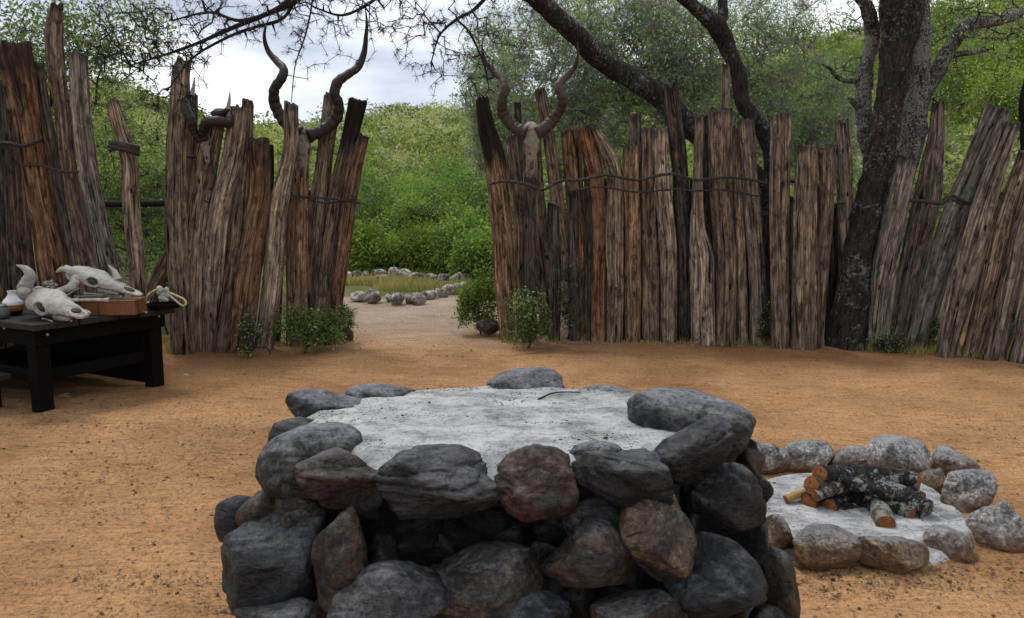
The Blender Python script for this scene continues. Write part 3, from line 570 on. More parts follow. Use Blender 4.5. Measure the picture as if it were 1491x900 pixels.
FA = [
 PD([(2, 120, 30), (12, 250, 36), (22, 400, 48), (30, 525, 52)], W7, 1),
 PD([(12, 160, 24), (22, 250, 28), (34, 380, 34), (46, 530, 36)], W3, 2, dy=.15),
 PD([(18, 66, 50), (40, 170, 42), (58, 290, 38), (78, 400, 46), (98, 535, 50)], (0.17, 0.09, 0.05), 3, char=.8, char_len=.1, groove=1.6),
 PD([(54, 96, 20), (66, 180, 24), (84, 290, 34), (108, 400, 44), (118, 535, 46)], W5, 4, dy=.15),
 PD([(82, 10, 17), (78, 60, 26), (92, 160, 22), (104, 260, 24), (128, 390, 32), (150, 535, 38)], W3, 5, dy=.1),
 PD([(114, 80, 26), (123, 200, 27), (136, 290, 28), (160, 400, 30), (186, 538, 32)], W7, 6),
 PD([(164, 148, 18), (176, 190, 22), (188, 230, 25), (192, 300, 25), (204, 420, 25), (216, 540, 26)], W2, 7),
 PD([(-30, 90, 34), (-22, 300, 40), (-10, 535, 44)], W3, 8),
 PD([(-80, 110, 36), (-75, 300, 40), (-60, 540, 44)], W5, 9),
 PD([(-130, 80, 36), (-122, 300, 40), (-112, 540, 46)], W2, 10),
 PD([(-180, 120, 36), (-175, 300, 40), (-166, 545, 46)], W3, 11),
]
dA = YA-0.13
wA = [([(-20, 206, dA), (10, 208, dA), (35, 212, dA), (62, 203, dA-.05)], 3), ([(30, 241, dA), (60, 241, dA-.03), (90, 250, dA), (115, 250, dA)], 2),
      ([(160, 207, 7.05), (176, 210, 7.0), (190, 212, 6.98), (202, 215, 7.05)], 5), ([(160, 213, 7.05), (176, 216, 6.99), (190, 220, 6.98), (202, 224, 7.05)], 5), ([(160, 219, 7.05), (178, 212, 6.98), (190, 216, 6.98), (202, 219, 7.05)], 4)]
build_fence('tall log palisade behind the dark table at the left edge, tops under leafy twigs', FA, wA, rails=[((120, 297), (262, 295), 8.6, 0.035)])
FB = [  # leading thin dark posts are added behind the gaps to darken them
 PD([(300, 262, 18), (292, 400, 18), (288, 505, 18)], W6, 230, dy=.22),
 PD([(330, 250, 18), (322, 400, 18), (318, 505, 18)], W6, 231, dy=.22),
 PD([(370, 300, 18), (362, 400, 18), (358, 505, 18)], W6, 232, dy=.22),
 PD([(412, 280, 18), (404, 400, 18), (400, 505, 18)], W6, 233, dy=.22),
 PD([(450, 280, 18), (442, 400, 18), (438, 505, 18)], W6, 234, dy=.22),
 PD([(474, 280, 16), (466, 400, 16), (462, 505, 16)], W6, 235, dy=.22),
 PD([(262, 325, 12), (248, 365, 16), (232, 400, 20), (216, 450, 22), (205, 500, 22)], W2, 20, dy=.2),
 PD([(270, 92, 18), (264, 110, 24), (262, 150, 28), (256, 250, 32), (258, 350, 34), (264, 450, 34), (268, 515, 36)], W2, 21),
 PD([(280, 138, 15), (278, 250, 17), (280, 330, 20), (284, 420, 20), (286, 510, 20)], W3, 22, dy=.12),
 PD([(312, 178, 30), (298, 240, 36), (288, 320, 36), (282, 430, 38), (280, 513, 42)], W2, 23),
 PD([(349, 158, 28), (340, 230, 31), (323, 300, 30), (310, 405, 32), (306, 470, 24), (306, 513, 14)], W4, 24),
 PD([(362, 150, 16), (358, 240, 20), (348, 320, 28), (336, 430, 34), (324, 514, 36)], W3, 25, dy=.08),
 PD([(377, 205, 30), (378, 290, 30), (362, 390, 38), (347, 512, 42)], (0.18, 0.105, 0.065), 26, char=.5, char_len=.15),
 PD([(393, 214, 12), (392, 260, 14), (384, 330, 16), (368, 420, 18), (356, 505, 18)], W6, 27, dy=.08),
 PD([(426, 154, 20), (423, 220, 22), (405, 303, 28), (397, 397, 28), (383, 512, 28)], W4, 28, dy=.06),
 PD([(434, 205, 36), (434, 260, 31), (434, 330, 33), (433, 400, 34), (433, 504, 34)], W1, 29),
 PD([(485, 142, 26), (472, 240, 24), (464, 300, 30), (456, 397, 30), (452, 502, 28)], W2, 30, dy=.08),
 PD([(521, 148, 28), (508, 206, 24), (490, 286, 28), (475, 397, 33), (466, 502, 34)], W3, 31, char=1.0, char_len=.22),
 PD([(530, 202, 16), (514, 263, 22), (497, 379, 22), (487, 459, 18), (484, 504, 18)], (0.15, 0.08, 0.05), 32),
]
dB = 8.0
wB = [([(244, 226, dB), (262, 229, dB-.06), (283, 228, dB), (292, 232, dB+.05)], 2), ([(248, 298, dB), (285, 290, dB), (310, 296, dB), (345, 300, dB+.05), (380, 296, dB+.1), (420, 290, dB+.2), (450, 287, dB+.2), (490, 290, dB+.25), (524, 296, dB+.35)], 1.8),
      ([(290, 205, dB), (305, 222, dB), (318, 268, dB), (350, 278, dB+.05), (365, 292, dB+.1)], 1.6), ([(385, 298, dB+.1), (430, 285, dB+.2), (470, 295, dB+.25), (520, 290, dB+.3)], 1.5)]
build_fence('log palisade left of the gateway, carrying the left spiral-horned skull', FB, wB)
FC = [  # opening run of thin posts is added so the gaps read dark
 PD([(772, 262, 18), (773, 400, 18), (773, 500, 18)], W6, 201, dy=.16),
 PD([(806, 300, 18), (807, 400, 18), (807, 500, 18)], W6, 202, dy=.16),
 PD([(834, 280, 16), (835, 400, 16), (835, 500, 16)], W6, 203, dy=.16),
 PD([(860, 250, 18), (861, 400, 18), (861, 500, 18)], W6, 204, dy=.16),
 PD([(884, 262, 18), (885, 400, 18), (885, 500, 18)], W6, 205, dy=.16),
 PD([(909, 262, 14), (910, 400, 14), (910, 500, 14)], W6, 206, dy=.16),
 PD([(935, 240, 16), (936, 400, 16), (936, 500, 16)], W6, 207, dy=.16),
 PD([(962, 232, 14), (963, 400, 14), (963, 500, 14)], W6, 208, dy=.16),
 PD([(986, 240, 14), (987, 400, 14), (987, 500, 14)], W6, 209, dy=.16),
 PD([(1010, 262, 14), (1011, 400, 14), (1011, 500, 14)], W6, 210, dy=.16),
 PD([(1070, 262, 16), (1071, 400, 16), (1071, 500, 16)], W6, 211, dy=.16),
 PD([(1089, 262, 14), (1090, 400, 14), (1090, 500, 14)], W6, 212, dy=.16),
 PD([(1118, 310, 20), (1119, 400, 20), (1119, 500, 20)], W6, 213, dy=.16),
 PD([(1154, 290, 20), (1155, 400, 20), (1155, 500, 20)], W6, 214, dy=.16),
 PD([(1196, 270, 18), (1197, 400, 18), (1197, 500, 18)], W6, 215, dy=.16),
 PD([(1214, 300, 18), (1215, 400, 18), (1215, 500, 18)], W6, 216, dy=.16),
 PD([(703, 145, 18), (710, 190, 25), (720, 234, 31), (729, 325, 30), (735, 407, 29), (738, 493, 23)], W1, 41, char=1.0, char_len=.45),
 PD([(744, 202, 17), (748, 250, 18), (755, 304, 20), (758, 395, 17), (760, 485, 16)], W2, 42, dy=.1),
 PD([(774, 205, 26), (778, 283, 29), (790, 387, 29), (797, 450, 26), (800, 492, 24)], W2, 43, groove=1.8),
 PD([(754, 152, 10), (756, 200, 12), (760, 300, 14), (766, 480, 14)], W6, 44, dy=.2),
 PD([(786, 132, 15), (803, 222, 18), (813, 304, 21), (820, 360, 18), (820, 408, 14)], W3, 45, hang=True, Y=8.78),
 PD([(830, 190, 27), (835, 260, 26), (841, 310, 28), (846, 390, 19), (846, 494, 18)], W1, 46),
 PD([(853, 187, 22), (862, 230, 26), (871, 290, 22), (872, 400, 22), (872, 499, 22)], (0.2, 0.105, 0.06), 47, dy=.05),
 PD([(866, 186, 10), (882, 217, 20), (896, 261, 25), (895, 377, 26), (896, 499, 24)], W2, 48, groove=1.5),
 PD([(924, 170, 18), (924, 240, 18), (924, 350, 20), (926, 490, 22)], W5, 49, dy=.12),
 PD([(920, 217, 24), (920, 300, 23), (921, 400, 24), (921, 499, 23)], W1, 50),
 PD([(944, 188, 21), (946, 300, 25), (948, 400, 27), (948, 498, 27)], W3, 51),
 PD([(962, 190, 22), (966, 280, 24), (974, 390, 25), (974, 499, 24)], W4, 52),
 PD([(975, 128, 23), (986, 208, 25), (993, 288, 22), (997, 380, 22), (997, 498, 20)], W6, 53, groove=1.5, jag=.09),
 PD([(1018, 172, 13), (1016, 265, 15), (1015, 330, 22), (1022, 375, 35), (1024, 430, 36), (1024, 501, 36)], W4, 54),
 PD([(1029, 172, 15), (1031, 260, 17), (1029, 330, 18), (1034, 420, 18), (1036, 498, 18)], W6, 55, dy=.12),
 PD([(1050, 162, 35), (1051, 281, 34), (1057, 387, 31), (1056, 501, 34)], W3, 56, groove=1.7),
 PD([(1056, 96, 10), (1057, 162, 12), (1058, 300, 14), (1058, 490, 14)], W5, 57, dy=.25),
 PD([(1072, 190, 13), (1076, 300, 15), (1080, 400, 16), (1081, 500, 17)], W2, 58),
 PD([(1085, 178, 23), (1092, 257, 24), (1098, 329, 25), (1103, 420, 25), (1104, 501, 27)], W5, 59),
 PD([(1137, 167, 28), (1136, 290, 29), (1136, 400, 28), (1137, 506, 28)], W2, 60),
 PD([(1176, 214, 29), (1173, 300, 34), (1171, 400, 36), (1170, 509, 35)], (0.19, 0.15, 0.11), 61, groove=1.6),
 PD([(1204, 219, 23), (1202, 320, 20), (1196, 420, 18), (1191, 508, 17)], W3, 62),
 PD([(1227, 178, 21), (1230, 291, 23), (1233, 400, 22), (1236, 505, 22)], W5, 63, dy=.12),
]
dC = 8.42
wC = [([(712, 268, dC), (735, 264, dC), (765, 268, dC), (790, 276, dC-.02), (815, 264, dC), (845, 262, dC), (868, 257, dC), (885, 255, dC), (908, 259, dC), (932, 262, dC), (960, 255, dC), (985, 254, dC), (1010, 262, dC), (1035, 260, dC-.04), (1062, 258, dC-.04), (1095, 262, dC), (1122, 268, dC), (1150, 264, dC), (1175, 268, dC-.08), (1190, 270, dC), (1196, 282, dC), (1214, 281, dC)], 3.2),
      ([(835, 278, dC), (870, 272, dC), (900, 276, dC), (930, 280, dC), (965, 277, dC), (990, 276, dC), (1015, 278, dC), (1045, 276, dC-.05), (1075, 280, dC), (1105, 286, dC)], 1.6), ([(1212, 298, dC+.1), (1230, 296, dC), (1243, 298, dC+.1)], 2)]
build_fence('long upright log palisade right of the gateway, carrying the right spiral-horned skull', FC, wC)
FD = [
 PD([(1320, 234, 30), (1306, 300, 32), (1290, 377, 34), (1281, 440, 30), (1274, 508, 28)], W7, 81, jag=.08),
 PD([(1366, 153, 17), (1362, 205, 24), (1357, 240, 32), (1347, 307, 40), (1326, 400, 36), (1306, 500, 27)], W5, 82, groove=1.9, jag=.1),
 PD([(1452, 160, 36), (1416, 246, 33), (1391, 316, 38), (1364, 400, 38), (1336, 508, 30)], W7, 83),
 PD([(1473, 183, 24), (1446, 260, 30), (1424, 335, 40), (1398, 423, 38), (1378, 518, 28)], W5, 84, groove=1.5),
 PD([(1496, 225, 28), (1468, 307, 33), (1442, 409, 34), (1417, 518, 28)], W2, 85),
 PD([(1530, 240, 30), (1490, 330, 30), (1473, 409, 30), (1449, 522, 30)], W5, 86),
 PD([(1575, 255, 34), (1540, 350, 34), (1510, 440, 36), (1488, 527, 36)], W5, 87),
 PD([(1600, 240, 32), (1580, 350, 36), (1565, 440, 36), (1548, 530, 34)], W2, 89),
 PD([(1660, 210, 30), (1640, 350, 34), (1625, 440, 36), (1612, 534, 34)], W7, 90),
 PD([(1700, 250, 30), (1692, 350, 34), (1685, 440, 36), (1676, 538, 34)], W5, 91),
 PD([(1499, 118, 14), (1494, 150, 18), (1497, 190, 20), (1502, 300, 24), (1510, 505, 28)], W6, 88, char=1, char_len=1.2, dy=.3),
]
dD = 8.05
wD = [([(1325, 292, dD+.1), (1350, 294, dD), (1372, 296, dD), (1385, 285, dD), (1400, 292, dD), (1412, 296, dD), (1420, 284, dD), (1445, 285, dD), (1460, 282, dD), (1475, 280, dD), (1500, 283, dD)], 4), ([(1385, 290, dD), (1405, 298, dD), (1425, 288, dD), (1440, 283, dD), (1460, 290, dD)], 2.5)]
build_fence('leaning grey log palisade right of the large trunk, at the right edge', FD, wD)

# ------------------------------------------------------------------ skulls
def loft(secs, n=40, k=32, pw=2.2):
    """secs rows: (s along, half width, half height, z offset) in local frame x=side, y=axis, z=up"""
    Q = catmull(np.array([(a, b, c, d) for a, b, c, d in secs], float), n); th = np.linspace(0, 2*np.pi, k, endpoint=False)
    c_, s_ = np.cos(th), np.sin(th); den = (np.abs(c_)**pw+np.abs(s_)**pw)**(1/pw)
    V = np.stack([Q[:, 1][:, None]*c_/den, np.broadcast_to(Q[:, 0][:, None], (n, k)), Q[:, 3][:, None]+Q[:, 2][:, None]*s_/den], -1).reshape(-1, 3)
    i = np.arange(n-1)[:, None]*k; j = np.arange(k)[None]; F = np.stack([i+j, i+(j+1) % k, i+k+(j+1) % k, i+k+j], -1).reshape(-1, 4)
    V = np.vstack([V, V[:k].mean(0), V[-k:].mean(0)]); h = np.arange(0, k, 2); a, b = len(V)-2, len(V)-1
    F = np.vstack([F, np.stack([np.full(k//2, a), (h+2) % k, (h+1) % k, h], -1), np.stack([np.full(k//2, b), (n-1)*k+h, (n-1)*k+(h+1) % k, (n-1)*k+(h+2) % k], -1)])
    return V, F
def skull_local(seed, L=0.42, wide=1.0):
    """axis y: 0 back of head -> L nose. returns parts dict of (V,F)"""
    secs = [(0, .045, .045, 0), (.03, .062, .062, 0), (.08, .068, .07, .004), (.13, .078, .066, .008), (.17, .082, .06, .006), (.21, .062, .055, 0), (.26, .048, .048, -.008), (.31, .040, .038, -.016), (.36, .034, .026, -.024), (.40, .030, .016, -.030), (.42, .014, .008, -.034)]
    f = L/.42; secs = [(a*f, b*f*wide, c*f, d*f) for a, b, c, d in secs]
    V, F = loft(secs, 70, 48)
    V = V*(1+0.03*fbm(V*30, 3, seed))[:, None]
    # sink the eye sockets and the nasal opening
    for sx in (-1, 1):
        c = np.array([sx*.078*f*wide, .165*f, .018*f]); d = np.linalg.norm((V-c)*[1, 1, 1], axis=1); k = np.clip(1-d/(.036*f), 0, 1)**0.7
        V[:, 0] -= sx*k*0.045*f; rim = np.exp(-((d-.038*f)/(.008*f))**2); V += (V/np.linalg.norm(V, axis=1)[:, None])*(rim*.006*f)[:, None]
    c = np.array([0, .345*f, .012*f]); d = np.linalg.norm((V-c)*[1.5, .6, 1], axis=1); V[:, 2] -= np.clip(1-d/(.032*f), 0, 1)*.035*f
    # hollow under the jaw
    low = (V[:, 2] < -.02*f)&(V[:, 1] > .05*f); V[low, 2] += .012*f
    sock = []
    for sx in (-1, 1):
        D, Fi = ico(2); sock.append((D*[.012*f, .026*f, .024*f]+[sx*.058*f*wide, .165*f, .016*f], Fi))
    D, Fi = ico(2); sock.append((D*[.016*f, .036*f, .010*f]+[0, .345*f, -.002*f], Fi))
    teeth = []
    for sx in (-1, 1):
        for q in range(7):
            bx_, by_ = sx*.03*f*wide, (.19+.017*q)*f; w_ = .0088*f; z0, z1 = -.075*f+q*.004*f, -.035*f
            vv = np.array([[bx_+a*w_, by_+b*w_, c] for c in (z0, z1) for a, b in ((-1, -1), (1, -1), (1, 1), (-1, 1))]); ff = np.array([[0, 3, 2, 1], [4, 5, 6, 7], [0, 1, 5, 4], [1, 2, 6, 5], [2, 3, 7, 6], [3, 0, 4, 7]]); teeth.append((vv, ff))
    return (V, F), sock, [join(teeth[:7]), join(teeth[7:])]
def place(V, origin, yax, zax):
    y = np.array(yax, float); y /= np.linalg.norm(y); z = np.array(zax, float); z -= y*np.dot(z, y); z /= np.linalg.norm(z); x = np.cross(y, z)
    return np.array(origin)+V[:, :1]*x+V[:, 1:2]*y+V[:, 2:]*z
def build_skull(t, seed, origin, yax, zax, L, m, wide=1.0, teeth=True, hz=1.0):
    sk, so, te = skull_local(seed, L, wide); G = [('cranium', sk, m)]+[('eye_socket', q, M_socket) for q in so[:2]]+[('nasal_opening', so[2], M_socket)]+([('tooth_row', q, m) for q in te] if teeth else [])
    for nm, (V, F), mm in G:
        child(mesh_np(nm, place(V*[1, 1, hz], origin, yax, zax), F, mm), t)
def horn_mesh(P, r, seed, ridge=0.10, rings=60, k=18, n=160):
    P = catmull(P, n); R_ = np.interp(np.linspace(0, 1, n), np.linspace(0, 1, len(r)), r); V, F = tube_arr(P, R_, k); m = n*k; cc = np.repeat(P, k, 0)
    s = np.repeat(np.linspace(0, 1, n), k); th = np.tile(np.linspace(0, 2*np.pi, k, endpoint=False), n)
    keel = 0.22*np.exp(-(((th-s*14) % (2*np.pi)-np.pi)/0.5)**2)*np.clip(1-s, 0, 1); rg = ridge*np.sin(s*rings*2)*np.clip(0.85-s, 0, 1)
    V[:m] = cc+(V[:m]-cc)*(1+keel+rg+0.04*fbm(V[:m]*40, 2, seed))[:, None]; return V, F
def kudu(lab, left, right, Yd, so, sdir, seed, L):
    t = thing('horned_skull', lab, 'skull', so, 'spiral-horned skulls on the gate posts')
    build_skull(t, seed, so, sdir, (0.0, -1, .35), L, M_skullwood, 0.95, teeth=False)
    for pts in (left, right):
        n = len(pts); ph = np.arange(n)*math.pi/ (n*0.25); P = np.array([at(a, b, Yd+0.07*math.sin(ph[q])*(1 if q else 0)+0.012*q) for q, (a, b) in enumerate(pts)])
        child(mesh_np('horn', *horn_mesh(P, [.068, .064, .058, .054, .049, .043, .035, .025, .014, .003], seed), M_hornb if seed == 7 else M_hornbr), t)
kudu('skull with the taller pair of dark spiral horns, mounted left of the gateway', [(439, 196), (415, 178), (402, 155), (399, 132), (409, 115), (413, 101), (403, 89), (391, 75), (385, 56), (387, 38), (394, 22)],
     [(448, 198), (470, 190), (489, 174), (493, 153), (487, 136), (492, 119), (507, 108), (522, 97), (530, 77), (533, 52), (534, 31), (531, 6)], 8.32, at(441, 192, 8.38), (-0.03, -.10, -1), 7, 0.52)
kudu('white-crowned skull with brown spiral horns, mounted right of the gateway', [(768, 195), (747, 184), (733, 165), (731, 146), (735, 130), (731, 115), (718, 103), (706, 90), (702, 73), (703, 54)],
     [(780, 195), (800, 181), (814, 161), (819, 143), (813, 126), (822, 113), (835, 100), (841, 84), (841, 60)], 8.42, at(774, 184, 8.47), (0.0, -.10, -1), 8, 0.50)
# white crown patch of the right skull
t = bpy.data.objects['horned_skull.001']; D, Fi = ico(4); V = D*[.07, .05, .048]*(1+.22*fbm(D*2.5, 3, 5))[:, None]+at(773, 185, 8.42)
child(mesh_np('skull_crown', V, Fi, M_bone), t)
t = bpy.data.objects['horned_skull']; V = D*[.06, .05, .045]*(1+.22*fbm(D*2.5, 3, 6))[:, None]+at(442, 190, 8.34); child(mesh_np('skull_crown', V, Fi, M_bonedirty), t)
t = thing('small_horned_skull', 'small dark skull with short twisted pale-tipped horns on the left palisade', 'skull', at(298, 200, 7.95))
build_skull(t, 9, at(298, 195, 7.98), (.15, -.3, -1), (0, -1, .3), .30, M_skullwood, 1.0, teeth=False)
for pts, rr in (([(292, 206, 7.9), (283, 192, 7.88), (278, 175, 7.84), (270, 158, 7.88), (272, 143, 7.95), (280, 135, 7.92)], [.03, .042, .045, .045, .035, .022]), ([(298, 204, 7.9), (296, 190, 7.86), (306, 178, 7.8), (322, 177, 7.82), (332, 180, 7.9), (333, 168, 7.98), (318, 163, 8.0), (308, 168, 7.98)], [.03, .05, .055, .05, .045, .045, .04, .03]), ([(312, 167, 7.93), (325, 164, 7.88), (333, 158, 7.86)], [.04, .035, .02])):
    child(mesh_np('horn', *horn_mesh(np.array([at(*q) for q in pts]), rr, 3, .12, 40, 16, 80), M_hornb), t)
for pts in ([(280, 138, 7.92), (282, 124, 7.9), (284, 110, 7.88)], [(332, 159, 7.86), (334, 145, 7.86), (335, 131, 7.86)]):
    child(mesh_np('horn_tip', *horn_mesh(np.array([at(*q) for q in pts]), [.022, .014, .002], 3, .05, 20, 12, 30), M_horng), t)

# ------------------------------------------------------------------ table and what lies on it
C0 = gr(60, 598)[:2]; C1 = gr(236, 558)[:2]; u = (C1-C0)/np.linalg.norm(C1-C0); v = np.array([-u[1], u[0]]); TW = np.linalg.norm(C1-C0); TL = 2.0; TZ = 0.655
table = thing('wooden_table', 'low dark heavy plank table holding animal skulls at the left edge', 'table', (*C0, 0))
def box_arr(cx, cy, z0, z1, la, lb, a=u, jit=0.0, seed=0):
    b = np.array([-a[1], a[0]]); n = 10; out = []
    cs = [np.array([cx, cy])+a*sa*la/2+b*sb*lb/2 for sa, sb in ((-1, -1), (1, -1), (1, 1), (-1, 1))]
    V = np.array([[*c, z] for z in (z0, z1) for c in cs]); F = np.array([[0, 3, 2, 1], [4, 5, 6, 7], [0, 1, 5, 4], [1, 2, 6, 5], [2, 3, 7, 6], [3, 0, 4, 7]])
    return V, F
def bevelled(name, V, F, m, th, bw=0.006, jit=0.0, parentchild=True):
    o = mesh_np(name, V, F, m, smooth=False)
    bm = bmesh.new(); bm.from_mesh(o.data)
    bmesh.ops.bevel(bm, geom=bm.edges[:]+bm.verts[:], offset=bw, segments=2, affect='EDGES', profile=0.6)
    bmesh.ops.recalc_face_normals(bm, faces=bm.faces[:]); bm.to_mesh(o.data); bm.free()
    return child(o, th) if th else o
def uv(a, b): return C0+u*a+v*b     # table frame: a along the right-hand end, b into the picture's left
nb = 12; rngt = np.random.default_rng(6)
for q in range(7):                  # planks of the top run along v
    wq = (TW+0.14)/7; a0 = -0.07+wq*(q+.5); c = uv(a0, TL/2-.06); zt = TZ+rngt.uniform(-.004, .004)
    bevelled('top_plank', *box_arr(*c, zt-.045, zt, wq-.006, TL+.12+rngt.uniform(-.03, .03)), M_tabletop, table, .006)
for a, b in ((0.04, .04), (TW-.04, .04), (0.04, TL-.1), (TW-.04, TL-.1)):
    bevelled('leg', *box_arr(*uv(a, b), -.02, TZ-.05, .11, .11), M_table, table, .008)
for a in (0.0, TW):
    bevelled('apron', *box_arr(*uv(a+(.0 if a else 0), TL/2), TZ-.17, TZ-.048, .035, TL), M_table, table, .005)
for b in (-.03, TL):
    bevelled('apron', *box_arr(*uv(TW/2, b), TZ-.165, TZ-.05, TW+.06, .035), M_table, table, .005)
bevelled('stretcher', *box_arr(*uv(TW/2, .075), .20, .29, TW-.1, .04), M_table, table, .005)
bevelled('stretcher', *box_arr(*uv(.04, TL/2), .20, .29, .04, TL-.2), M_table, table, .005)
bevelled('back_panel', *box_arr(*uv(TW-.10, TL/2), .02, TZ-.05, .03, TL-.1), M_table, table, .004)
bevelled('lower_shelf', *box_arr(*uv(TW/2+.05, TL/2+.15), .15, .18, TW-.3, TL-.4), M_table, table, .004)
for px, py in ((80, 491), (251, 468), (19, 475)):
    c = at(px, py, gr(px, py, TZ-.1)[1]); c = np.array(c); 
    if px == 80: c = np.array([*uv(.06, -.05), TZ-.09])
    elif px == 251: c = np.array([*uv(TW-.03, -.05), TZ-.07])
    else: c = np.array([*uv(-.02, .35), TZ-.03+(-.03)])
    D, Fi = ico(2); child(mesh_np('bolt', D*.011+c, Fi, M_nail), table)
bench = thing('wooden_bench', 'low dark plank bench partly under the table at the left edge', 'bench', (*uv(-.25, .75), 0))
for q in range(2): bevelled('seat', *box_arr(*uv(-.30+.15*q, 1.05), .235, .275, .14, 1.7), M_tabletop, bench, .006)
for b in (.35, 1.7):
    bevelled('leg', *box_arr(*uv(-.22, b), -.01, .235, .24, .07), M_table, bench, .006)

def tz(px, py): return gr(px, py, TZ+.004)
# horned skull, facing right and towards the camera
nose, back = tz(126, 462), tz(52, 462)
t = thing('horned_skull', 'white skull with one upright grey curved horn at the front left of the dark table', 'skull', (nose+back)/2)
o0 = at(50, 437, back[1]+.05); d = at(124, 455, back[1]-.32)-o0; build_skull(t, 11, o0, d, (-.1, -.45, 1), np.linalg.norm(d)*1.0, M_bone, 0.9, hz=.85)
Yh = back[1]
child(mesh_np('horn', *horn_mesh(np.array([at(44, 432, Yh), at(36, 425, Yh-.04), at(40, 410, Yh-.05), at(44, 402, Yh-.05), at(38, 392, Yh-.03), at(24, 386, Yh)]), [.055, .052, .046, .036, .022, .004], 4, .06, 30, 18, 80), M_horng), t)
child(mesh_np('horn', *horn_mesh(np.array([at(55, 428, Yh+.12), at(58, 424, Yh+.2), at(62, 424, Yh+.26)]), [.045, .04, .02], 4, .06, 30, 18, 40), M_horng), t)
D, Fi = ico(3); child(mesh_np('horn_core', D*[.045, .035, .04]+at(35, 423, Yh-.07), Fi, M_bone), t)
# box
bc = tz(149, 459); bdir = np.array([1.0, 0.08]); bdir /= np.linalg.norm(bdir)
t = thing('wooden_box', 'shallow reddish varnished wooden box under the long skull on the table', 'box', (bc[0], bc[1]+.1, TZ))
w_ = 88*bc[1]/FPX
bevelled('box_body', *box_arr(bc[0], bc[1]+.13, TZ+.002, TZ+.105, w_, .24, bdir), M_box, t, .004)
bevelled('box_rim', *box_arr(bc[0], bc[1]+.13, TZ+.105, TZ+.118, w_+.015, .255, bdir), M_box, t, .004)
# long skull lying on the box
Yl = bc[1]+.12; o0 = at(102, 397, Yl+.05); tip = at(206, 426, Yl-.02); d = tip-o0
t = thing('long_skull', 'long white skull with curved horn stumps lying across the wooden box', 'skull', at(150, 420, Yl))
build_skull(t, 12, o0, d, (.25, -.35, 1), np.linalg.norm(d), M_bone, .8, hz=.72)
for pts, rr in (([(108, 400, 0), (100, 394, -.05), (90, 392, -.06), (82, 396, -.04)], [.032, .028, .018, .006]), ([(112, 404, -.03), (106, 416, -.08), (96, 421, -.1), (78, 424, -.08)], [.036, .036, .026, .01]), ([(106, 396, .05), (101, 391, .06), (95, 387, .08)], [.026, .02, .007]), ([(131, 400, .05), (129, 394, .05), (128, 388, .05)], [.02, .01, .003]), ([(172, 408, .03), (167, 396, .05), (158, 386, .06)], [.03, .02, .004])):
    child(mesh_np('horn', *horn_mesh(np.array([at(a, b, Yl+c) for a, b, c in pts]), rr, 5, .04, 20, 14, 50), M_bone), t)
# bone fragments
def bone(lab, a, b, r, Yo=0):
    A, B = np.array(a), np.array(b); P = catmull([A, A*.5+B*.5+[0, 0, .004], B], 30); s = np.linspace(-1, 1, 30); rad = r*(0.75+0.6*np.abs(s)**4); V, F = tube_arr(P, rad, 12); V += .15*r*fbm(V*60, 2, 3)[:, None]
    o = mesh_np('bone_fragment', V, F, M_bone); recenter(o, (A+B)/2); tag(o, lab, 'bone', 'loose bones on the table')
bz = TZ+.118
def onbox(px, py): return gr(px, py, bz+.014)
bone('pale bone lying lengthwise on the box front edge', onbox(100, 438), onbox(158, 437), .014)
bone('thinner bone lying behind the first on the wooden box', onbox(108, 433)+[0, 0, .004], onbox(150, 431), .010)
bone('thin white bone sliver on the table right of the wooden box', tz(196, 452), tz(213, 455), .007)
bone('short white bone right of the wooden box, behind the sliver', tz(193, 446)+[0, .05, .01], tz(212, 444)+[0, .05, .01], .013)
bone('white bone splinter at the front edge of the table below the horned skull', tz(84, 466), tz(104, 467), .006)
bone('pale bone chip beneath the horned skull jaw', tz(62, 464), tz(76, 468), .006)
bone('curved rib bone propped behind the horned skull on the table', tz(70, 446)+[0, .12, .02], tz(98, 438)+[0, .2, .09], .007)
bone('thin pale bone lying across the back of the wooden box', onbox(120, 430)+[0, .03, .01], onbox(176, 433)+[0, .02, .004], .008)
bone('small bone knuckle at the right end of the wooden box', tz(200, 447), tz(208, 449), .012)
bone('long thin bone leaning from the table onto the left end of the box', tz(92, 456)+[0, .1, .01], onbox(112, 436), .009)
# dried white cluster
c = at(73, 407, 7.0); D, Fi = ico(2); rngc = np.random.default_rng(3); parts = []
for q in range(46):
    dd = rngc.normal(size=3); dd /= np.linalg.norm(dd); dd[2] = abs(dd[2]); p = np.array([c[0], c[1], TZ+.12])+dd*[.07, .06, .09]*rngc.uniform(.4, 1); parts.append((D*rngc.uniform(.009, .017)*[1, 1, .6]+p, Fi))
parts4 = join([tube_arr(np.array([[c[0], c[1], TZ], [c[0]+rngc.uniform(-.03, .03), c[1], TZ+.15]]), .006, 6) for q in range(5)])
t = thing('dried_flowers', 'small cluster of dried cream flowers behind the horned skull on the table', 'dried flowers', (c[0], c[1], TZ))
child(mesh_np('flower_heads', *join(parts), M_bone), t); child(mesh_np('stems', *parts4, M_twig), t)
def lathe(prof, c, k=40):
    th = np.linspace(0, 2*np.pi, k, endpoint=False); pr = catmull(np.array([(r, z, 0) for r, z in prof]), 40); V = np.stack([pr[:, 0][:, None]*np.cos(th), pr[:, 0][:, None]*np.sin(th), np.broadcast_to(pr[:, 1][:, None], (40, k))], -1).reshape(-1, 3)+c
    i = np.arange(39)[:, None]*k; j = np.arange(k)[None]; return V, np.stack([i+j, i+(j+1) % k, i+k+(j+1) % k, i+k+j], -1).reshape(-1, 4)
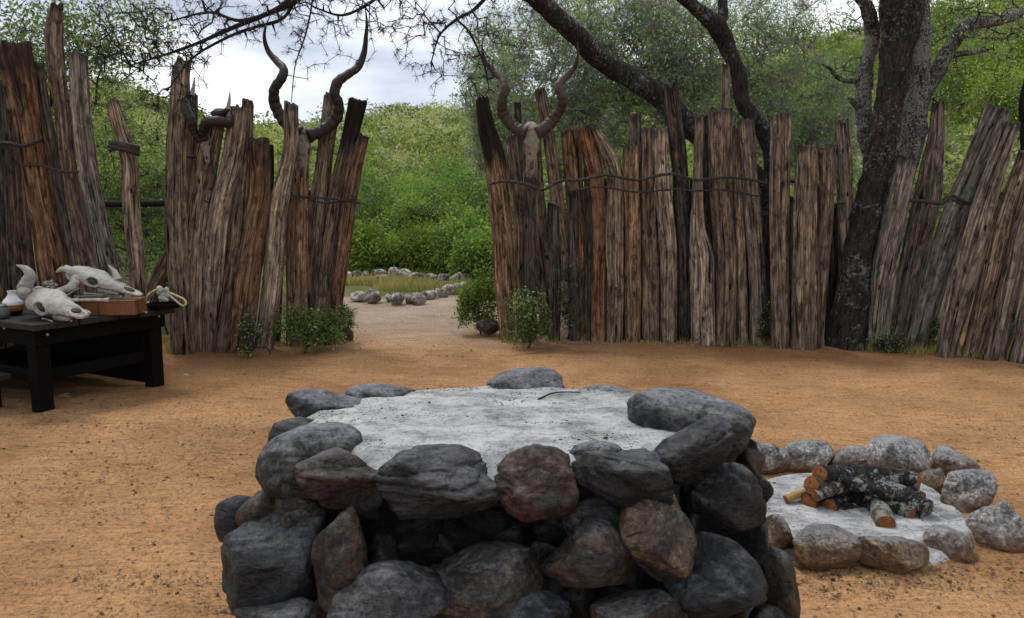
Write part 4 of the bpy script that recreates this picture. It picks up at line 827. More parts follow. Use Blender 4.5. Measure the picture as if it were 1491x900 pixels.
M_white = make_simple('white_glaze', (0.62, 0.62, 0.60), 0.35, 0.12, 8, 0.05, .002, None, .5); M_ochre = make_simple('ochre_glaze', (0.26, 0.11, 0.03), 0.4, 0.3, 12, 0.1, .002, None, .5); M_pot = make_simple('speckled_pot', (0.10, 0.11, 0.10), 0.5, 0.7, 60, .3)
vb = tz(20, 458); vb[1] += .0
t = thing('vase', 'small vase with white shoulder and ochre band beside the horned skull', 'vase', vb)
child(mesh_np('upper_body', *lathe([(.074, .080), (.068, .105), (.045, .135), (.032, .155), (.031, .178), (.036, .186), (.028, .183)], vb), M_white), t)
child(mesh_np('glazed_band', *lathe([(.066, .032), (.0735, .05), (.0745, .080)], vb), M_ochre), t)
child(mesh_np('foot', *lathe([(.0, .001), (.05, .001), (.056, .01), (.066, .032)], vb), M_table), t)
pb = tz(2, 463); t = thing('small_pot', 'small dark speckled pot at the left edge of the photo on the table', 'pot', pb)
child(mesh_np('pot_body', *lathe([(0, .001), (.045, .002), (.062, .03), (.06, .065), (.045, .085), (.048, .095), (.040, .09)], pb), M_pot), t)
child(mesh_np('lid', *lathe([(.047, .095), (.03, .106), (.008, .112), (.010, .122), (0, .126)], pb), M_pot), t)
# reed bundle standing at the left edge
rb = gr(-6, 440, TZ); rngr = np.random.default_rng(8); parts = []
for q in range(34):
    a = rb+[rngr.uniform(-.16, .06), rngr.uniform(-.06, .06), 0]; b = a+[-.10+rngr.uniform(-.03, .03), rngr.uniform(-.03, .03), .52+rngr.uniform(-.08, .06)]; parts.append(tube_arr(np.array([a, (a+b)/2+[0, 0, .01], b]), [.008, .008, .006], 7))
o = mesh_np('reed_bundle', *join(parts), M_reed); recenter(o, rb); tag(o, 'yellow reeds standing upright behind the vase at the left edge', 'reed bundle')
# roped bundle at the right corner of the table
bb = tz(238, 449); t = thing('rope_bundle', 'knotted pale rope loops over a dark tray at the right corner of the table', 'rope', bb)
Yb = bb[1]; 
child(mesh_np('rope', *tube_arr(catmull([at(212, 441, Yb), at(214, 432, Yb), at(223, 424, Yb), at(236, 421, Yb), at(246, 425, Yb)], 40), .009, 10), M_rope), t)
child(mesh_np('rope', *tube_arr(catmull([at(244, 425, Yb), at(256, 430, Yb-.02), at(268, 436, Yb-.04), at(271, 442, Yb-.05), at(266, 445, Yb-.05), at(256, 438, Yb-.03), at(245, 428, Yb)], 50), .008, 10), M_rope), t)
parts = []
for q in range(14):
    p = at(239+rngr.uniform(-7, 7), 429+rngr.uniform(-9, 9), Yb+rngr.uniform(-.03, .03)); V, Fi = stone_shape(700+q, 2); parts.append((V*rngr.uniform(.018, .034)+p, Fi))
child(mesh_np('knot', *join(parts), make_simple('grey_cloth', (0.36, 0.38, 0.34), .9, .4, 40, .6)), t)
child(mesh_np('tray', *lathe([(0, .001), (.11, .001), (.13, .012), (.135, .04), (.125, .042), (.12, .018), (0, .012)], bb+[0, .02, 0]), M_table), t)

# ------------------------------------------------------------------ vegetation
def grow(start_nodes, targets, rng, step=0.12, jit=0.25, rmin=0.0012, rmax=0.05, expo=0.45, kappa=0.0):
    """connect scattered targets greedily into a branching skeleton"""
    P = [np.array(p, float) for p in start_nodes]; par = [-1]+list(range(len(P)-1)); arr = np.zeros((60000, 3)); n = len(P); arr[:n] = P
    order = np.argsort(np.min(np.linalg.norm(targets[:, None]-arr[None, :n], axis=2), axis=1))
    for ti in order:
        t = targets[ti]; d = np.linalg.norm(arr[:n]-t, axis=1); i = int(np.argmin(d)); L = d[i]; m = max(1, int(L/step)); a = arr[i].copy(); prev = i
        for q in range(1, m+1):
            f = q/m; p = a+(t-a)*f; 
            if q < m: p = p+rng.normal(size=3)*jit*step
            p[2] += kappa*math.sin(f*math.pi)*L
            arr[n] = p; par.append(prev); prev = n; n += 1
            if n > 59990: break
        if n > 59990: break
    par = np.array(par[:n]); cnt = np.ones(n)
    for i in range(n-1, -1, -1):
        if par[i] >= 0: cnt[par[i]] += cnt[i]*1.0 if False else 0
    leafc = np.zeros(n); haschild = np.zeros(n, bool); haschild[par[par >= 0]] = True; leafc[~haschild] = 1
    for i in range(n-1, -1, -1):
        if par[i] >= 0: leafc[par[i]] += leafc[i]
    r = np.clip(rmin*leafc**expo, rmin, rmax); ok = par >= 0
    return arr[:n], par, r, ok
def skel_mesh(arr, par, r, ok, k=4):
    idx = np.where(ok)[0]; return segs_arr(arr[par[idx]], arr[idx], r[par[idx]]*0.98, r[idx], k)
def twiglets(arr, r, rng, n, L, rt, rlim=0.02, k=3, droop=0.0):
    cand = np.where(r < rlim)[0]; i = rng.choice(cand, n); A = arr[i]; D = rng.normal(size=(n, 3)); D /= np.linalg.norm(D, axis=1)[:, None]; D[:, 2] -= droop
    B = A+D*L*rng.uniform(.4, 1.2, n)[:, None]; return A, B, segs_arr(A, B, np.full(n, rt), np.full(n, rt*.5), k)
def limb_path(pts):                # (px, py, Y, rpx) -> world polyline + radius
    return np.array([at(a, b, c) for a, b, c, d in pts]), np.array([d*c/FPX for a, b, c, d in pts])
def limb_mesh(pts, seed, k=20, n=70, rough=.12):
    P, r = limb_path(pts); Q = catmull(np.column_stack([P, r]), n); V, F = tube_arr(Q[:, :3], Q[:, 3], k); m = n*k; cc = np.repeat(Q[:, :3], k, 0)
    V[:m] = cc+(V[:m]-cc)*(1+rough*fbm(V[:m]*[9, 9, 4], 4, seed)+.05*fbm(V[:m]*30, 2, seed)+rough*.8*(np.abs(vn(V[:m]*[22, 22, 3.5], seed+5))-.3))[:, None]; return V, F
def clump_leaves(rng, centers, spread, per, size, asp=.5, cv=None):
    n = len(centers); P = np.repeat(centers, per, 0)+rng.normal(size=(n*per, 3))*spread; V, F = leaves_arr(P, size, rng, asp)
    c = cv if cv is not None else rng.uniform(0, 1, n); a = np.clip(np.repeat(c, per)*.6+rng.uniform(0, .5, n*per)-.05, 0, 1); return V, F, a
def ellipsoid_pts(rng, n, c, rad, lo=.35):
    D = rng.normal(size=(n, 3)); D /= np.linalg.norm(D, axis=1)[:, None]; r = rng.uniform(lo**3, 1, n)**(1/3); return np.array(c)+D*r[:, None]*np.array(rad)

# leaning dark tree behind the fence, whose limbs run overhead
t = thing('leaning_tree', 'black-limbed thorn tree leaning over the fence, bare twigs hanging across the top', 'tree', gr(1128, 470))
TY = 9.6
child(mesh_np('trunk', *limb_mesh([(1135, 490, TY, 16), (1128, 400, TY, 15), (1118, 300, TY, 14)], 1), M_barkdark), t)
limbA = [(1118, 302, TY, 12), (1106, 262, TY, 13), (1080, 238, TY, 13), (1040, 215, TY, 14), (1005, 185, TY, 15), (965, 145, TY-.1, 15), (920, 115, TY-.2, 15), (880, 92, TY-.4, 14), (838, 50, TY-.8, 14), (800, 15, TY-1.2, 13.5), (760, -20, TY-1.8, 13), (680, -70, TY-2.6, 12), (560, -110, TY-3.4, 11), (430, -120, TY-4.0, 9), (330, -110, TY-4.3, 7)]
limbB = [(1118, 302, TY, 10), (1122, 260, TY, 11), (1122, 215, TY, 11.5), (1108, 185, TY, 11.5), (1082, 150, TY, 11), (1076, 110, TY, 11), (1062, 75, TY, 11), (1046, 42, TY-.1, 13), (1020, 18, TY-.3, 10), (990, -8, TY-.5, 9), (930, -50, TY-.8, 7)]
limbC = [(1048, 45, TY-.1, 7), (1053, 20, TY, 7), (1052, -20, TY, 6), (1060, -80, TY, 5)]
for q, lb in enumerate((limbA, limbB, limbC)): child(mesh_np('limb', *limb_mesh(lb, 4+q), M_barkdark), t)
rng = np.random.default_rng(77)
# secondary limbs seen crossing the top of the picture
sec = [
 [(520, -100, 6.3, 6), (470, -30, 6.2, 6), (430, 2, 6.1, 5), (385, 22, 6.0, 4.5), (335, 42, 6.0, 4), (290, 62, 6.0, 3.2), (240, 80, 6.0, 2.2), (190, 95, 6.0, 1.2)],
 [(500, -90, 6.3, 5), (440, -20, 6.0, 4), (400, 14, 5.9, 4), (350, 30, 5.8, 3.2), (305, 18, 5.8, 2.5), (250, 30, 5.8, 1.5)],
 [(430, 2, 6.1, 3), (410, 28, 6.1, 3), (370, 40, 6.1, 3), (330, 55, 6.1, 2.8), (280, 85, 6.1, 2), (245, 130, 6.1, 1)],
 [(700, -70, 7.2, 5), (715, -20, 7.2, 4), (690, 14, 7.2, 3.6), (665, 28, 7.2, 3), (640, 52, 7.2, 2), (628, 90, 7.2, 1.2)],
 [(620, -90, 7.0, 4), (560, -20, 6.8, 3.5), (545, 0, 6.8, 3), (500, 22, 6.8, 2.5), (460, 12, 6.8, 1.5)],
 [(665, 28, 7.2, 2.2), (685, 50, 7.2, 2.2), (705, 95, 7.2, 1.6), (712, 130, 7.2, 1)],
 [(460, -60, 6.0, 3), (455, 0, 6.0, 2), (445, 50, 6.0, 1.6), (430, 95, 6.0, 1.2), (424, 150, 6.0, .7)],
]
nodes = []
for q, lb in enumerate(sec):
    child(mesh_np('limb', *limb_mesh([(a, b, c, d*.75) for a, b, c, d in lb], 20+q, 10, 50), M_twigblack), t); P, r = limb_path(lb); nodes.append(catmull(P, 40))
nodes = np.vstack(nodes)
tg = []
def region(n, x0, x1, y0, y1, Y0, Y1, bias=1.0):
    for _ in range(n): tg.append(at(rng.uniform(x0, x1), y0+(y1-y0)*rng.uniform()**bias, rng.uniform(Y0, Y1)))
region(240, 130, 330, -20, 100, 5.6, 6.4); region(90, 200, 300, 60, 165, 5.8, 6.3, 1.4); region(80, 300, 440, -20, 60, 5.7, 6.3, 1.2)
region(120, 410, 560, -20, 50, 6.0, 7.0, 1.3); region(16, 420, 450, 30, 150, 5.9, 6.1); region(14, 440, 560, 20, 95, 6.2, 6.9)
region(110, 560, 700, -20, 60, 6.6, 7.4); region(110, 570, 720, 20, 115, 6.6, 7.4, 1.4); region(26, 620, 720, 60, 145, 6.9, 7.4); region(30, 140, 240, 40, 130, 5.8, 6.3)
region(30, 700, 780, -10, 70, 7, 7.6)
arr, par, r, ok = grow(nodes, np.array(tg), rng, .07, .32, .0022, .012, .4); n0 = len(nodes); ok[:n0] = False
TA = skel_mesh(arr, par, r, ok, 4); A, B, TB = twiglets(arr[n0:], r[n0:], rng, 7500, .055, .0017, .02, 3, .2)
child(mesh_np('twigs', *join([TA, TB]), M_twigblack), t)
# sparse leaf buds
P = A[:1500]+rng.normal(size=(1500, 3))*.02; V, F = leaves_arr(P, .012, rng, .6); child(mesh_np('leaves', V, F, M_leaf_acac, attrs={'rnd': rng.uniform(0, .6, 1500)}), t)

# large trunk standing in the right fence line
t = thing('large_tree', 'large dark trunk with lichened forks standing between the right palisades', 'tree', gr(1235, 503))
Y2 = 8.35
child(mesh_np('trunk', *limb_mesh([(1231, 520, Y2, 33), (1232, 500, Y2, 28), (1236, 460, Y2, 24), (1245, 400, Y2, 21), (1256, 340, Y2, 20), (1268, 280, Y2, 19), (1284, 210, Y2, 19), (1296, 140, Y2, 19), (1306, 70, Y2, 22), (1312, 10, Y2, 28), (1314, -60, Y2, 30), (1316, -160, Y2, 26)], 31, 48, 140, .14), M_barktrunk), t)
child(mesh_np('limb', *limb_mesh([(1262, 420, Y2+.25, 12), (1285, 330, Y2+.3, 15), (1310, 260, Y2+.3, 17), (1327, 200, Y2+.3, 18), (1334, 120, Y2+.3, 18), (1336, 40, Y2+.3, 16), (1340, -60, Y2+.3, 15)], 32, 32, 110, .14), M_barklich), t)
child(mesh_np('limb', *limb_mesh([(1276, 262, Y2+.3, 9), (1262, 205, Y2+.4, 11), (1256, 160, Y2+.4, 11), (1261, 100, Y2+.4, 10), (1270, 50, Y2+.4, 10), (1262, 10, Y2+.35, 9), (1240, -20, Y2+.3, 8)], 33, 20, 80, .2), M_barklich), t)
child(mesh_np('limb', *limb_mesh([(1332, 165, Y2+.3, 9), (1352, 125, Y2+.3, 10.5), (1370, 95, Y2+.3, 11), (1390, 58, Y2+.3, 10), (1412, 36, Y2+.3, 9), (1450, 30, Y2+.3, 8), (1500, 14, Y2+.3, 7), (1560, 0, Y2+.3, 6)], 34, 16, 80, .14), M_barklich), t)
child(mesh_np('limb', *limb_mesh([(1378, 82, Y2+.3, 5), (1400, 78, Y2+.35, 4), (1425, 76, Y2+.35, 3), (1446, 70, Y2+.35, 1.5)], 35, 10, 30, .14), M_barklich), t)
child(mesh_np('limb', *limb_mesh([(1256, 165, Y2+.4, 6), (1245, 150, Y2+.4, 5), (1235, 141, Y2+.4, 2)], 36, 10, 20, .2), M_barklich), t)
child(mesh_np('limb', *limb_mesh([(1256, 118, Y2+.4, 4), (1235, 118, Y2+.4, 3.5), (1218, 112, Y2+.4, 3), (1208, 100, Y2+.4, 2.4), (1195, 92, Y2+.4, 1.4)], 37, 10, 30, .2), M_barklich), t)
nodes = np.vstack([catmull(limb_path(l)[0], 30) for l in ([(1336, 40, 8.6, 1), (1340, -60, 8.6, 1)], [(1352, 125, 8.65, 1), (1370, 95, 8.65, 1), (1412, 36, 8.65, 1), (1500, 14, 8.65, 1), (1560, 0, 8.6, 1)], [(1302, 70, Y2, 1), (1314, -60, Y2, 1)], [(1256, 160, 8.75, 1), (1270, 50, 8.75, 1), (1240, -20, 8.65, 1)])])
tg = []; rng = np.random.default_rng(78)
region(110, 1340, 1500, -30, 60, 8.2, 9.2); region(50, 1350, 1490, 40, 150, 8.5, 9.2, 1.5); region(50, 1150, 1290, -30, 50, 8.2, 9.0); region(20, 1170, 1260, 30, 110, 8.4, 8.9, 1.3); region(30, 1290, 1360, 150, 290, 8.7, 9.1)
arr, par, r, ok = grow(nodes, np.array(tg), rng, .09, .32, .0028, .014, .42); n0 = len(nodes); ok[:n0] = False
A, B, TB = twiglets(arr[n0:], r[n0:], rng, 2600, .07, .0018, .02, 3)
child(mesh_np('twigs', *join([skel_mesh(arr, par, r, ok, 4), TB]), M_twig), t)
P = B[:2200]+rng.normal(size=(2200, 3))*.03; V, F = leaves_arr(P, .028, rng, .5); child(mesh_np('crown', V, F, M_leaf_acac, attrs={'rnd': rng.uniform(0, 1, len(P))}), t)

# thicket trees behind the fence
def bush_tree(name, lab, cat, base, crowns, nt_, nl, leaf, lm, tm, seed, grp, tr=.05, step=.16, spread=.09, twn=2500, twL=.16, twr=.0024, per=12, tk=.0035, darkv=None):
    """crowns: list of (centre, radii) in world metres"""
    rng = np.random.default_rng(seed); t = thing(name, lab, cat, base, grp)
    tot = sum(c[1][0]*c[1][1]*c[1][2] for c in crowns); T = np.vstack([ellipsoid_pts(rng, max(8, int(nt_*(c[1][0]*c[1][1]*c[1][2])/tot)), c[0], c[1], .25) for c in crowns])
    b = np.array(base, float); c0 = T.mean(0); stem = catmull([b, b*.5+c0*.5+rng.normal(size=3)*.1, c0], 14)[:9]
    arr, par, r, ok = grow(stem, T, rng, step, .28, tk, tr, .45); A, B, TB = twiglets(arr[9:], r[9:], rng, twn, twL, twr, 1, 3)
    child(mesh_np('trunk', *join([skel_mesh(arr, par, r, ok, 5 if tr < .03 else 6), TB]), tm), t)
    nC = max(1, nl//per); ce = B[rng.integers(0, len(B), nC)]; cv = np.clip(.5+.9*fbm(ce*1.3+seed, 2, seed)*.7+rng.normal(size=nC)*.2, 0, 1)
    V, F, a = clump_leaves(rng, ce, spread, per, leaf, .5, cv); child(mesh_np('crown', V, F, lm, attrs={'rnd': a}), t); return t
def cr(px, py, Yd, rx, rz, ry=None): s = Yd/FPX; return (at(px, py, Yd), (rx*s, (ry or rx)*s*.8, rz*s))
TH = [ # px, Y, crowns, seed
 (800, 11.0, [(800, 90, 95, 110), (850, 200, 60, 60)], 'thin blue-green thorn tree behind the right skull'),
 (900, 11.6, [(900, 60, 95, 100), (890, 160, 75, 60)], 'fine-leaved thorn tree behind the leaning black limb'),
 (985, 11.0, [(985, 60, 85, 90), (1000, 145, 60, 60)], 'fine-leaved thorn tree in the fork of the leaning dark tree'),
 (1075, 12.0, [(1110, 70, 80, 90), (1100, 170, 70, 70)], 'grey-green thorn tree right of the black forked limb'),
 (1190, 12.5, [(1190, 160, 65, 75), (1190, 230, 60, 55)], 'low open thorn tree left of the large trunk'),
 (740, 13.0, [(715, 120, 45, 80), (730, 200, 50, 60)], 'slight thorn tree behind the left horn of the right skull'),
]
for q, (px, Yd, crs, lab) in enumerate(TH):
    bush_tree('thorn_tree', lab, 'tree', (at(px, 300, Yd)[0], Yd, 0.0), [cr(a, b, Yd, c, d, 70) for a, b, c, d in crs], 420, 13000, .042, M_leaf_acac, M_twiggrey, 800+q, 'thorn trees behind the right fence', .06, .2, .075, 5200, .22, .0036, 7, .0046)
# olive thicket left, seen between and above the left posts
for q, (px, Yd, crs, lab) in enumerate([
 (70, 8.4, [(50, 60, 90, 75), (20, 130, 60, 80), (165, 40, 90, 55), (120, 120, 60, 50)], 'small-leaved tree with crown over the tallest left fence posts'),
 (200, 10.0, [(190, 230, 60, 110), (170, 330, 60, 80)], 'dark shrub behind the gap beside the rope-bound left post'),
 (232, 11.0, [(232, 330, 40, 90)], 'green shrub in the gap above the knotted rope bundle'),
]):
    bush_tree('leafy_tree', lab, 'tree', (at(px, 300, Yd)[0], Yd, 0.0), [cr(a, b, Yd, c, d, 60) for a, b, c, d in crs], 260, [9500, 6000, 3600][q], .042, M_leaf_shrub, M_twig, 830+q, None, .04, .16, .10, 1500, .2, .0026, 8, .003)
rng = np.random.default_rng(88)
# shrubs at the fence feet
def low_shrub(lab, px, py, wp, hp, Yd, nl, leaf, lm, seed, grp='leafy shrubs at the foot of the fences'):
    s = Yd/FPX; c = at(px, py, Yd); rs = np.random.default_rng(seed); W_, H_, D_ = wp*s/2, hp*s/2, .12+.15*wp*s/2
    lobes = [(c+np.array([rs.uniform(-.6, .6)*W_, rs.uniform(-.5, .5)*D_, rs.uniform(-.55, .5)*H_]), (W_*rs.uniform(.25, .5), D_*.7, H_*rs.uniform(.3, .55))) for _ in range(6)]+[(c+np.array([0, 0, -.3*H_]), (W_, D_, H_*.7))]
    bush_tree('low_shrub', lab, 'shrub', (c[0], Yd, 0), lobes, 240, int(nl*1.35), leaf, lm, M_twig, seed, grp, .012, .07, .03, 900, .08, .0018, 5, .0016)
low_shrub('white-flecked shrub at the foot of the gateway posts on the left', 455, 468, 110, 75, 7.95, 2600, .030, M_leaf_shrub, 901)
low_shrub('narrow creeper climbing between two posts left of the gateway', 362, 478, 30, 80, 7.7, 420, .028, M_leaf_shrub, 902)
low_shrub('green shrub growing through the posts under the right skull', 770, 458, 62, 85, 8.3, 1700, .030, M_leaf_shrub, 903)
low_shrub('yellow-green bush at the right side of the gateway, left of the charred post', 700, 432, 66, 92, 9.2, 3200, .034, M_leaf_yell, 904)
low_shrub('thin creeper between the posts right of the skull shrub', 826, 430, 30, 110, 8.75, 700, .028, M_leaf_shrub, 905)
low_shrub('small weed at the foot of the fence between dark and grey posts', 1112, 460, 18, 80, 8.5, 240, .026, M_leaf_green, 906)
low_shrub('weed sprouting at the foot of the first leaning post right of the trunk', 1300, 497, 60, 18, 8.1, 260, .024, M_leaf_green, 907)
low_shrub('bright weed between the second and third leaning posts on the right', 1356, 475, 26, 60, 8.25, 500, .026, M_leaf_green, 908)
low_shrub('green plants in the gap at the far right end of the fence', 1470, 480, 40, 70, 8.4, 600, .028, M_leaf_green, 909)
low_shrub('pale-flowered shrub edge beside the outer left gate post', 502, 462, 26, 50, 8.5, 500, .026, M_leaf_shrub, 910)
low_shrub('small green tuft behind the left fence beside the table', 240, 395, 30, 80, 9.0, 800, .034, M_leaf_green, 911)
# bushes beyond the gateway
BU = [(545, 322, 22.0, 70, 62, 'g'), (610, 326, 21.5, 66, 58, 'g'), (672, 328, 21.0, 66, 62, 'g'), (730, 310, 22.5, 60, 80, 'g'), (580, 290, 24.5, 60, 44, 'g'), (650, 285, 25.0, 64, 40, 'g'), (500, 300, 24.0, 50, 80, 'g'), (700, 275, 26.5, 60, 50, 'h'),
      (790, 330, 20.0, 80, 90, 'g'), (890, 330, 20.0, 80, 90, 'g'), (430, 310, 22.0, 70, 90, 'h'), (330, 300, 21.0, 70, 100, 'h'), (245, 320, 19.0, 60, 110, 'g'), (170, 300, 20, 60, 110, 'g'), (1000, 320, 20, 90, 95, 'g'), (1110, 330, 19, 90, 90, 'h'), (1230, 300, 19, 90, 110, 'h'), (1350, 300, 19, 90, 110, 'h'), (1460, 300, 18, 90, 110, 'h'), (560, 250, 29, 60, 50, 'h'), (520, 255, 29, 50, 50, 'y'), (620, 238, 31, 70, 40, 'y'), (690, 222, 33, 60, 40, 'h'), (522, 366, 17.8, 24, 28, 'y'), (572, 376, 18.8, 46, 14, 'g'), (622, 370, 18.2, 26, 22, 'y'), (676, 362, 17.8, 36, 34, 'g'), (715, 380, 16.4, 34, 30, 'g')]
BL = ['dark green rounded bush just left of centre beyond the gateway', 'dense green bush in the middle of the gateway behind the rock ring', 'green bush with bare grey twigs right of centre beyond the gateway', 'tall green bush behind the charred right gate post', 'bush crown rising behind the left gateway bushes', 'olive bush crown rising behind the middle gateway bushes', 'green bush behind the left gate post', 'olive bush high behind the right gateway bushes',
      'green bush behind the posts under the right skull', 'green bush behind the first posts right of the skull', 'olive bush behind the posts of the left skull', 'olive bush behind the small horned skull', 'green bush in the gap above the rope bundle', 'green bush behind the rope-bound post', 'green bush behind the middle of the right fence', 'olive bush behind the black forked limb', 'olive bush behind the large trunk', 'olive bush behind the leaning posts', 'olive bush behind the far right posts', 'olive scrub clump on the slope left of the gateway centre', 'yellowish scrub clump beside the left gate post top', 'yellowish bush on the slope in the middle of the gateway', 'olive bush on the slope at the gateway right', 'low yellow-green weeds behind the rock ring beside the left gate post', 'low green bush behind the rock ring, left of the gateway centre', 'low yellow-green weeds behind the rock ring, right of the gateway centre', 'leafy green bush at the right end of the rock ring', 'green bush between the rock ring and the charred right gate post']
for q, (px, py, Yd, wp, hp, ty) in enumerate(BU):
    s = Yd/FPX; c = at(px, py, Yd); zg = float(hillz(np.array([c[0]]), np.array([Yd]))[0])-.1; top = c[2]+hp*s; cz = (zg+top)/2; rz = (top-zg)/2
    n = 1; rngb = np.random.default_rng(q+50); bx = c[0]
    crs = [((bx, Yd, cz), (wp*s, .8*wp*s, rz*1.0)), ((bx+rngb.uniform(-.5, .5)*wp*s, Yd-.3*wp*s, cz-.3*rz), (.7*wp*s, .6*wp*s, rz*.75)), ((bx+rngb.uniform(-.7, .7)*wp*s, Yd-.4*wp*s, cz-.1*rz), (.5*wp*s, .5*wp*s, rz*.7))]
    vis = 490 < px < 735 and Yd < 28
    crs = crs[:1]+[((bx+rngb.uniform(-.8, .8)*wp*s, Yd-rngb.uniform(.2, .8)*wp*s, cz+rngb.uniform(-.7, .5)*rz), (rngb.uniform(.25, .5)*wp*s,)*2+(rngb.uniform(.25, .45)*rz,)) for _ in range(7)]
    bush_tree('green_bush', BL[q], 'bush', (bx, Yd, zg), crs, 190, 17000 if vis else 3500, .08 if vis else .13, {'g': M_leaf_green, 'h': M_leaf_hill, 'y': M_leaf_yell}[ty], M_twiggrey, 950+q, 'bushes beyond the fences', .06, .35, .11 if vis else .2, 900 if vis else 300, .4, .006, 12, .006)
# yellow-green trees low on the right-hand slope
for q, (px, py, Yd, wp, hp, lab) in enumerate([(1210, 90, 30, 60, 50, 'yellow-green tree on the slope left of the large trunk'), (1160, 130, 28, 45, 45, 'pale green tree on the slope above the fence gap left of the trunk'), (1420, 110, 27, 60, 55, 'yellow-green tree below the lichened right limb'), (1480, 60, 30, 60, 60, 'bright green tree at the top right edge'), (1385, 40, 33, 50, 50, 'yellow-green tree between the trunk and the lichened right limb'), (1460, 150, 25, 50, 40, 'green tree above the leaning posts at the right edge')]):
    s = Yd/FPX; c = at(px, py, Yd); zg = float(hillz(np.array([c[0]]), np.array([Yd+.0]))[0])-.2; bush_tree('slope_tree', lab, 'tree', (c[0], Yd, zg), [(c, (wp*s, wp*s*.8, hp*s)), (c+[.4, -.3, -.9], (wp*s*.8, wp*s*.7, hp*s*.7))], 180, 9000, .10, M_leaf_yell, M_twiggrey, 990+q, 'yellow-green trees on the right slope', .07, .4, .2, 600, .4, .008, 12, .008)

# hillside scrub, beyond counting
rng = np.random.default_rng(5); nB = 2600
yy = 27+ (135-27)*rng.uniform(0, 1, nB)**.85; pxx = rng.uniform(-350, 1850, nB); xx = (pxx-CX)/FPX*yy; zz = hillz(xx, yy); size = rng.uniform(.8, 1.6, nB)*np.where(rng.uniform(size=nB) < .3, 1.8, 1)*np.clip(yy/55, .75, 1.25)
tone = np.clip(.42+.3*fbm(np.stack([xx*.07, yy*.07, xx*0], -1), 3, 8)+rng.normal(size=nB)*.2, 0, .8); uq = rng.uniform(size=nB); tone = np.where(uq < .16, .05, np.where(uq > .88, .97, tone))
Vs, Fs, As, off = [], [], [], 0
for b0 in range(0, nB, 400):
    sl_ = slice(b0, min(nB, b0+400)); m = sl_.stop-sl_.start; per = 330
    D = rng.normal(size=(m, per, 3)); D /= np.linalg.norm(D, axis=2)[..., None]; D[..., 2] = np.abs(D[..., 2])*.95
    lob = 1+.35*vn(D*2.2+np.arange(m)[:, None, None]*7.7+b0, 2); rr_ = rng.uniform(.8, 1, (m, per))*lob
    P = np.stack([xx[sl_], yy[sl_], zz[sl_]], -1)[:, None]+D*(rr_*size[sl_][:, None])[..., None]*[1.15, 1.15, .95]
    Vq, Fq = leaves_arr(P.reshape(-1, 3), 0.25, rng, .75, .6, .5); Vs.append(Vq); Fs.append(Fq+off); off += len(Vq)
    As.append(np.clip(np.repeat(tone[sl_], per)+rng.normal(size=m*per)*.05, 0, 1))
hs = mesh_np('hillside_scrub', np.vstack(Vs), np.vstack(Fs), M_leaf_hill, smooth=False, attrs={'rnd': np.concatenate(As)})
tag(hs, 'olive and yellow-green scrub covering the hillsides beyond the fence', 'scrub', kind='stuff')
# grass in the ring and under the bushes
rng = np.random.default_rng(15)
def blades(P, h, w, rng):
    n = len(P); a = rng.uniform(0, 2*np.pi, n); sx = np.stack([np.cos(a), np.sin(a), a*0], -1)*w*.5; lean = rng.normal(size=(n, 3))*.25; lean[:, 2] = 1; H = lean*(h*rng.uniform(.5, 1.3, n))[:, None]
    V = np.stack([P-sx, P+sx, P+H+sx*.15, P+H-sx*.15], 1).reshape(-1, 3); return V, np.arange(4*n).reshape(n, 4)
n = 9000; a = rng.uniform(0, 2*np.pi, n); q = np.sqrt(rng.uniform(0, 1, n)); P = np.stack([-2.2+2.5*q*np.cos(a), 14.7+1.6*q*np.sin(a), 0*a], -1); keep = fbm(P*1.5, 2, 4) > -.35; P = P[keep]
n2 = 16000; P2 = np.stack([rng.uniform(-8, 4, n2), rng.uniform(17.0, 21, n2), np.zeros(n2)], -1); P = np.vstack([P, P2]); V, F = blades(P, .13, .022, rng)
tag(mesh_np('grass', V, F, M_grass, smooth=False, attrs={'rnd': np.clip(.45+.5*fbm(P*.9, 2, 6)+rng.normal(size=len(P))*.2, 0, 1)}), 'short green and straw grass inside the rock ring and below the bushes', 'grass', kind='stuff')

Pw = []
for x0, x1, b0, b1, m in ((235, 505, 512, 500, 260), (730, 1150, 496, 502, 260), (1250, 1491, 506, 522, 420), (0, 230, 520, 520, 160)):
    for _ in range(m):
        px = rng.uniform(x0, x1); Pw.append(gr(px, b0+(b1-b0)*(px-x0)/(x1-x0)-rng.uniform(-4, 9)))
Pw = np.repeat(np.array(Pw), 5, 0); Pw = Pw+rng.normal(size=Pw.shape)*[.03, .03, 0]; V, F = blades(Pw, .07, .011, rng)
tag(mesh_np('weeds', V, F, M_grass, smooth=False, attrs={'rnd': rng.uniform(0, 1, len(Pw))}), 'sparse weeds and straw at the foot of the palisades', 'weeds', kind='stuff')

